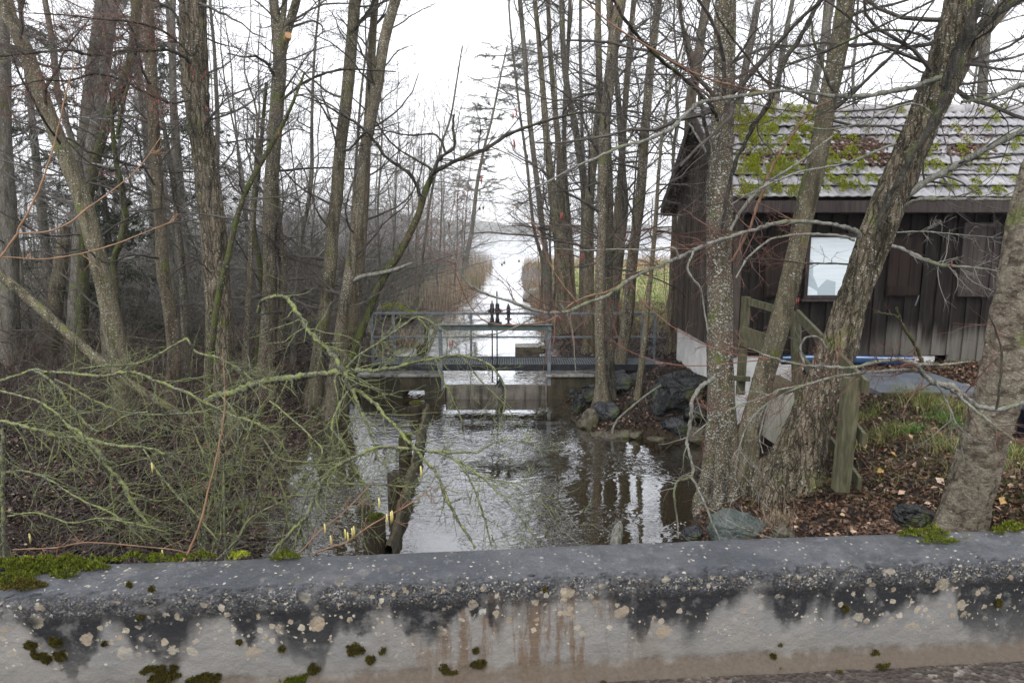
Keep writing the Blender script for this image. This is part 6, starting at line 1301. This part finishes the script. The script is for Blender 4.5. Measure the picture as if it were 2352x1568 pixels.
ground_leaves('leaf_litter', 'dark wet leaf litter covering the floor of the left wood', 95000, lambda y: -.78*y, lambda y: xl(y)+.05, 4.2, 20, .025, .065, 'litter_dark')
ground_leaves('leaf_litter', 'brown leaf litter on the near right bank by the parapet', 42000, lambda y: xr(y)+0*y, lambda y: np.minimum(.80*y+.6, 9+0*y), 3.0, 11.5, .02, .062, 'litter')
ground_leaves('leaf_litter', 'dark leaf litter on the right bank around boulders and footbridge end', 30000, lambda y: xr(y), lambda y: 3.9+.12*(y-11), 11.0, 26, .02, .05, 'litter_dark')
ground_leaves('leaf_litter', 'leaves lying along the paved strip before the shed', 3000, lambda y: 4.3+0*y, lambda y: 8.5+0*y, 9.5, 10.45, .03, .06, 'litter', lift=.03)
# pale fallen leaves that catch the eye
P = np.array([hit(px, py) for px, py in [(2158, 1115), (2145, 1130), (2130, 1165), (1900, 1235), (2052, 1052), (1985, 1030), (2300, 1160), (1958, 1230), (2090, 1010), (1830, 1200), (1935, 1190), (1960, 1150), (2020, 1090), (2070, 1140)]])+[0, 0, .03]
m = MB(); leaves(m, rng, P, np.tile([0, -.3, 1.], (len(P), 1)), .06, .10, .3); m.build('pale_leaves', leafmat('pale_leaf', [(0, (.45, .30, .20)), (.6, (.60, .45, .34)), (1, (.55, .36, .10))]), kind='stuff', label='larger pale tan leaves on the near right bank', cat='leaves')
def blades(mb, rng, C, h, w, lean, droop=.3, seg=3):
    n = len(C); a = rng.uniform(0, 2*math.pi, n); d = np.stack([np.cos(a), np.sin(a), np.zeros(n)], -1); s = np.stack([-np.sin(a), np.cos(a), np.zeros(n)], -1)
    s = norm(s+rng.normal(size=(n, 3))*.3); h = np.broadcast_to(h, (n,))[:, None]; ln = (lean*rng.uniform(.2, 1.3, n))[:, None]; w = np.broadcast_to(w, (n,))[:, None]
    rows_ = []
    for k in range(seg+1):
        f = k/seg; p = C+d*(ln*h*f**1.7)+np.array([0, 0, 1])*(h*(f-droop*ln*f*f)); ww = w*(1-f)**.6*.5
        if k < seg: rows_ += [p-s*ww, p+s*ww]
        else: rows_ += [p]
    V = np.stack(rows_, 1); K = V.shape[1]; o = np.arange(n)[:, None]*K
    Q = np.concatenate([o+[2*k, 2*k+1, 2*k+3, 2*k+2] for k in range(seg-1)]) if seg > 1 else None
    return mb.add(V.reshape(-1, 3), Q, o+[K-3, K-2, K-1])
def tuft(px, py, n, h, spread, mat, label, Y=None, name='grass_tuft', lean=.9, w=.005):
    c = hit(px, py); a = rng.normal(size=(n, 2))*spread; P = np.stack([c[0]+a[:, 0], c[1]+a[:, 1], np.zeros(n)], -1); P[:, 2] = terr(P[:, 0], P[:, 1])-.01
    m = MB(); h = h*(.75 if c[1] < 10 else 1); blades(m, rng, P, h*rng.uniform(.5, 1.2, n), w, lean); o = m.build(name, M[mat], loc=c); tag(o, label, 'grass'); return o
tuft(2115, 925, 700, .30, .16, 'grass', 'large yellow-green grass tuft in front of the blue-grey slab')
tuft(2185, 945, 450, .24, .15, 'grass', 'drooping yellow grass tuft right of the largest tuft')
tuft(2088, 992, 420, .13, .07, 'grass_green', 'small vivid green tuft in the middle of the right bank', lean=.5)
tuft(2205, 975, 400, .16, .12, 'grass_green', 'bright green grass patch beside the right-edge trunk', lean=.6)
tuft(2160, 968, 260, .14, .10, 'grass_green', 'thin green grass patch left of the bright patch by the right-edge trunk', lean=.6)
tuft(2020, 1010, 420, .24, .16, 'grass', 'straw-yellow drooping tuft right of the thick green post')
tuft(2180, 1035, 420, .24, .14, 'grass', 'flattened straw tuft before the right-edge trunk')
tuft(1990, 960, 300, .22, .12, 'grass', 'dry grass behind the thick green post')
tuft(2330, 1060, 500, .30, .22, 'grass', 'dry grass right of the right-edge trunk')
tuft(1790, 1205, 260, .26, .08, 'reed', 'dry tan grass tuft beside the grey-green rock at the parapet')
tuft(1740, 1150, 260, .05, .07, 'moss_bright', 'bright moss cushion at the foot of the massive leaning trunk', lean=.6, name='moss_cushion')
n = 7000; x = rng.uniform(3.2, 8.2, n); y = rng.uniform(4.2, 8.3, n); k = (vnoise(x*1.3+4, y*1.3) > .05) & (y > 4.9); x, y = x[k], y[k]
m = MB(); blades(m, rng, np.stack([x, y, terr(x, y)-.005], -1), rng.uniform(.04, .13, len(x)), .0042, 1.1); m.build('grass', M['grass'], kind='stuff', label='sparse yellow and green grass growing through the leaves of the right bank', cat='grass')
# dead straw stems lying on the near right bank
n = 900; x = rng.uniform(2.2, 5.5, n); y = rng.uniform(3.4, 7.2, n); m = MB(); a = rng.uniform(0, 2*math.pi, n)
P1, r1 = grow(rng, np.stack([x, y, terr(x, y)+.02], -1), np.stack([np.cos(a), np.sin(a), rng.uniform(0, .5, n)], -1), rng.uniform(.12, .45, n), .0022, 5, .16, -.03); m.tubes(P1, r1, 3); m.build('dead_stems', M['cane_brown'], kind='stuff', label='thin dead brown stems tangled over the near right bank', cat='stems')
n = 1700; y = 4.4*(14/4.4)**rng.random(n); x = -.75*y+(xl(y)-.1+.75*y)*rng.random(n); a = rng.uniform(0, 2*math.pi, n); m = MB()
P1, r1 = grow(rng, np.stack([x, y, terr(x, y)+.02], -1), np.stack([np.cos(a), np.sin(a), rng.uniform(0, .8, n)], -1), rng.uniform(.25, 1.0, n), rng.uniform(.0025, .007, n), 6, .18, -.02); m.tubes(P1, r1, 3); m.build('fallen_twigs', M['bramble'], kind='stuff', label='fallen twigs and thin shoots littering the left forest floor', cat='twigs')
n = 1100; y = 9*(26/9)**rng.random(n); x = -.75*y+(xl(y)-1.8+.75*y)*rng.random(n); a = rng.uniform(0, 2*math.pi, n); m = MB()
P1, r1 = grow(rng, np.stack([x, y, terr(x, y)], -1), np.stack([np.cos(a)*.7, np.sin(a)*.7, rng.uniform(.4, 1.2, n)], -1), rng.uniform(.5, 1.6, n), rng.uniform(.004, .009, n), 7, .2, -.05); m.tubes(P1, r1, 3)
s, d, l, r, t = kids(rng, P1, r1, 3, .2, 1); P2, r2 = grow(rng, s, d, l*.4, np.maximum(r*.6, .003), 4, .2, 0); m.tubes(P2, r2, 3); m.build('brambles', M['bramble'], kind='stuff', label='reddish-brown bramble undergrowth between the left trunks', cat='brambles')
# meadow and reeds
n = 30000; y = 19*(66/19)**rng.random(n); x = np.maximum(xr(y)+.6, 2.0)+rng.random(n)**1.2*(.42*y-1); s_ = 1+.05*(y-18)
m = MB(); blades(m, rng, np.stack([x, y, terr(x, y)-.01], -1), rng.uniform(.08, .2, n)*s_**.5, .012*s_, .7, seg=2)
far_ = y > 43
m.build('meadow_grass', M['grass'], kind='stuff', label='yellow-green meadow grass beyond the alders on the right', cat='grass')
def reeds(label, n, yf, xf, h0, h1, w=.011):
    y = yf(n); x = xf(y, n); z = np.maximum(terr(x, y), .12); m = MB(); s_ = 1+.022*np.maximum(y-16, 0)
    blades(m, rng, np.stack([x, y, z-.02], -1), rng.uniform(h0, h1, n), w*s_, .22, seg=3)
    o = m.build('reeds', M['reed'], kind='stuff', label=label, cat='reeds'); return o
reeds('tan dead reeds along the left bank of the canal', 3600, lambda n: rng.uniform(26, 50, n), lambda y, n: xl(y)+.35-np.abs(rng.normal(size=n))*1.7, .25, 1.15)
reeds('ragged tall reeds at the left side of the canal mouth', 2600, lambda n: rng.uniform(48, 69, n), lambda y, n: xl(y)+.5-np.abs(rng.normal(size=n))*3.2, .4, 1.9, .008)
reeds('tan dead reeds around the alder trunks of the right canal bank', 1500, lambda n: rng.uniform(20, 36, n), lambda y, n: xr(y)-.05+np.abs(rng.normal(size=n))*.6, .4, 1.2)
reeds('reddish dry grasses under the alders beyond the footbridge', 2200, lambda n: rng.uniform(17.5, 26, n), lambda y, n: xr(y)+.8+rng.random(n)*3.2, .10, .38)
reeds('straw-coloured fringe of reeds along the lake shore', 5000, lambda n: rng.uniform(52, 70, n), lambda y, n: xr(y)+.2+rng.random(n)**1.2*28, .5, 1.1)
tuft(940, 790, 320, .55, .25, 'reed', 'straw tuft on the left bank edge behind the railing', lean=.7, w=.01)
tuft(1085, 655, 200, .7, .3, 'grass', 'greenish tuft of reeds at the left edge of the canal', lean=.4, w=.02)
c = hit(905, 720)
for (px, py, w, h) in [(905, 728, 64, 36), (940, 735, 44, 24)]:
    Y = float(hit(px, py)[1]); py -= h*.3
    o = rock(px, py, w, h, Y, 'bright green mossy stump on the left bank behind the railing' if w > 50 else 'smaller mossy stump right of the bright mossy stump', 'rock_brown', 50+w)
    o.name = 'mossy_stump'; o['category'] = 'stump'; cc_ = at(px, py, Y); k = mpp(Y, py)
    m = MB(); moss_blob(m, rng, (cc_[0], cc_[1]-.02, cc_[2]+h*k*.22), w*k*.45, w*k*.35, h*k*.35, 900, .06); build_under(m, 'moss_cap', M['moss_bright'], o, o) if False else m.build('moss_cap', M['moss_bright'], o)

# ---------------------------------------------------------------- mist
if HAZE:
    t = NT('mist'); pv = t.n('ShaderNodeVolumePrincipled'); pv.inputs['Color'].default_value = (.93, .95, .98, 1); pv.inputs['Density'].default_value = HAZE
    t.t.links.new(pv.outputs[0], t.out.inputs['Volume'])
    tag(MB().box((-1900, -30, -4.5), (1900, 1700, 75)).build('haze', t.m, kind='stuff'), 'thin pale mist over the lake and the far shore', 'mist')
for o in SC.objects:
    if o.get('_off') is not None: del o['_off']
print('polys', sum(len(o.data.polygons) for o in SC.objects if o.type == 'MESH'), 'objects', len(SC.objects))
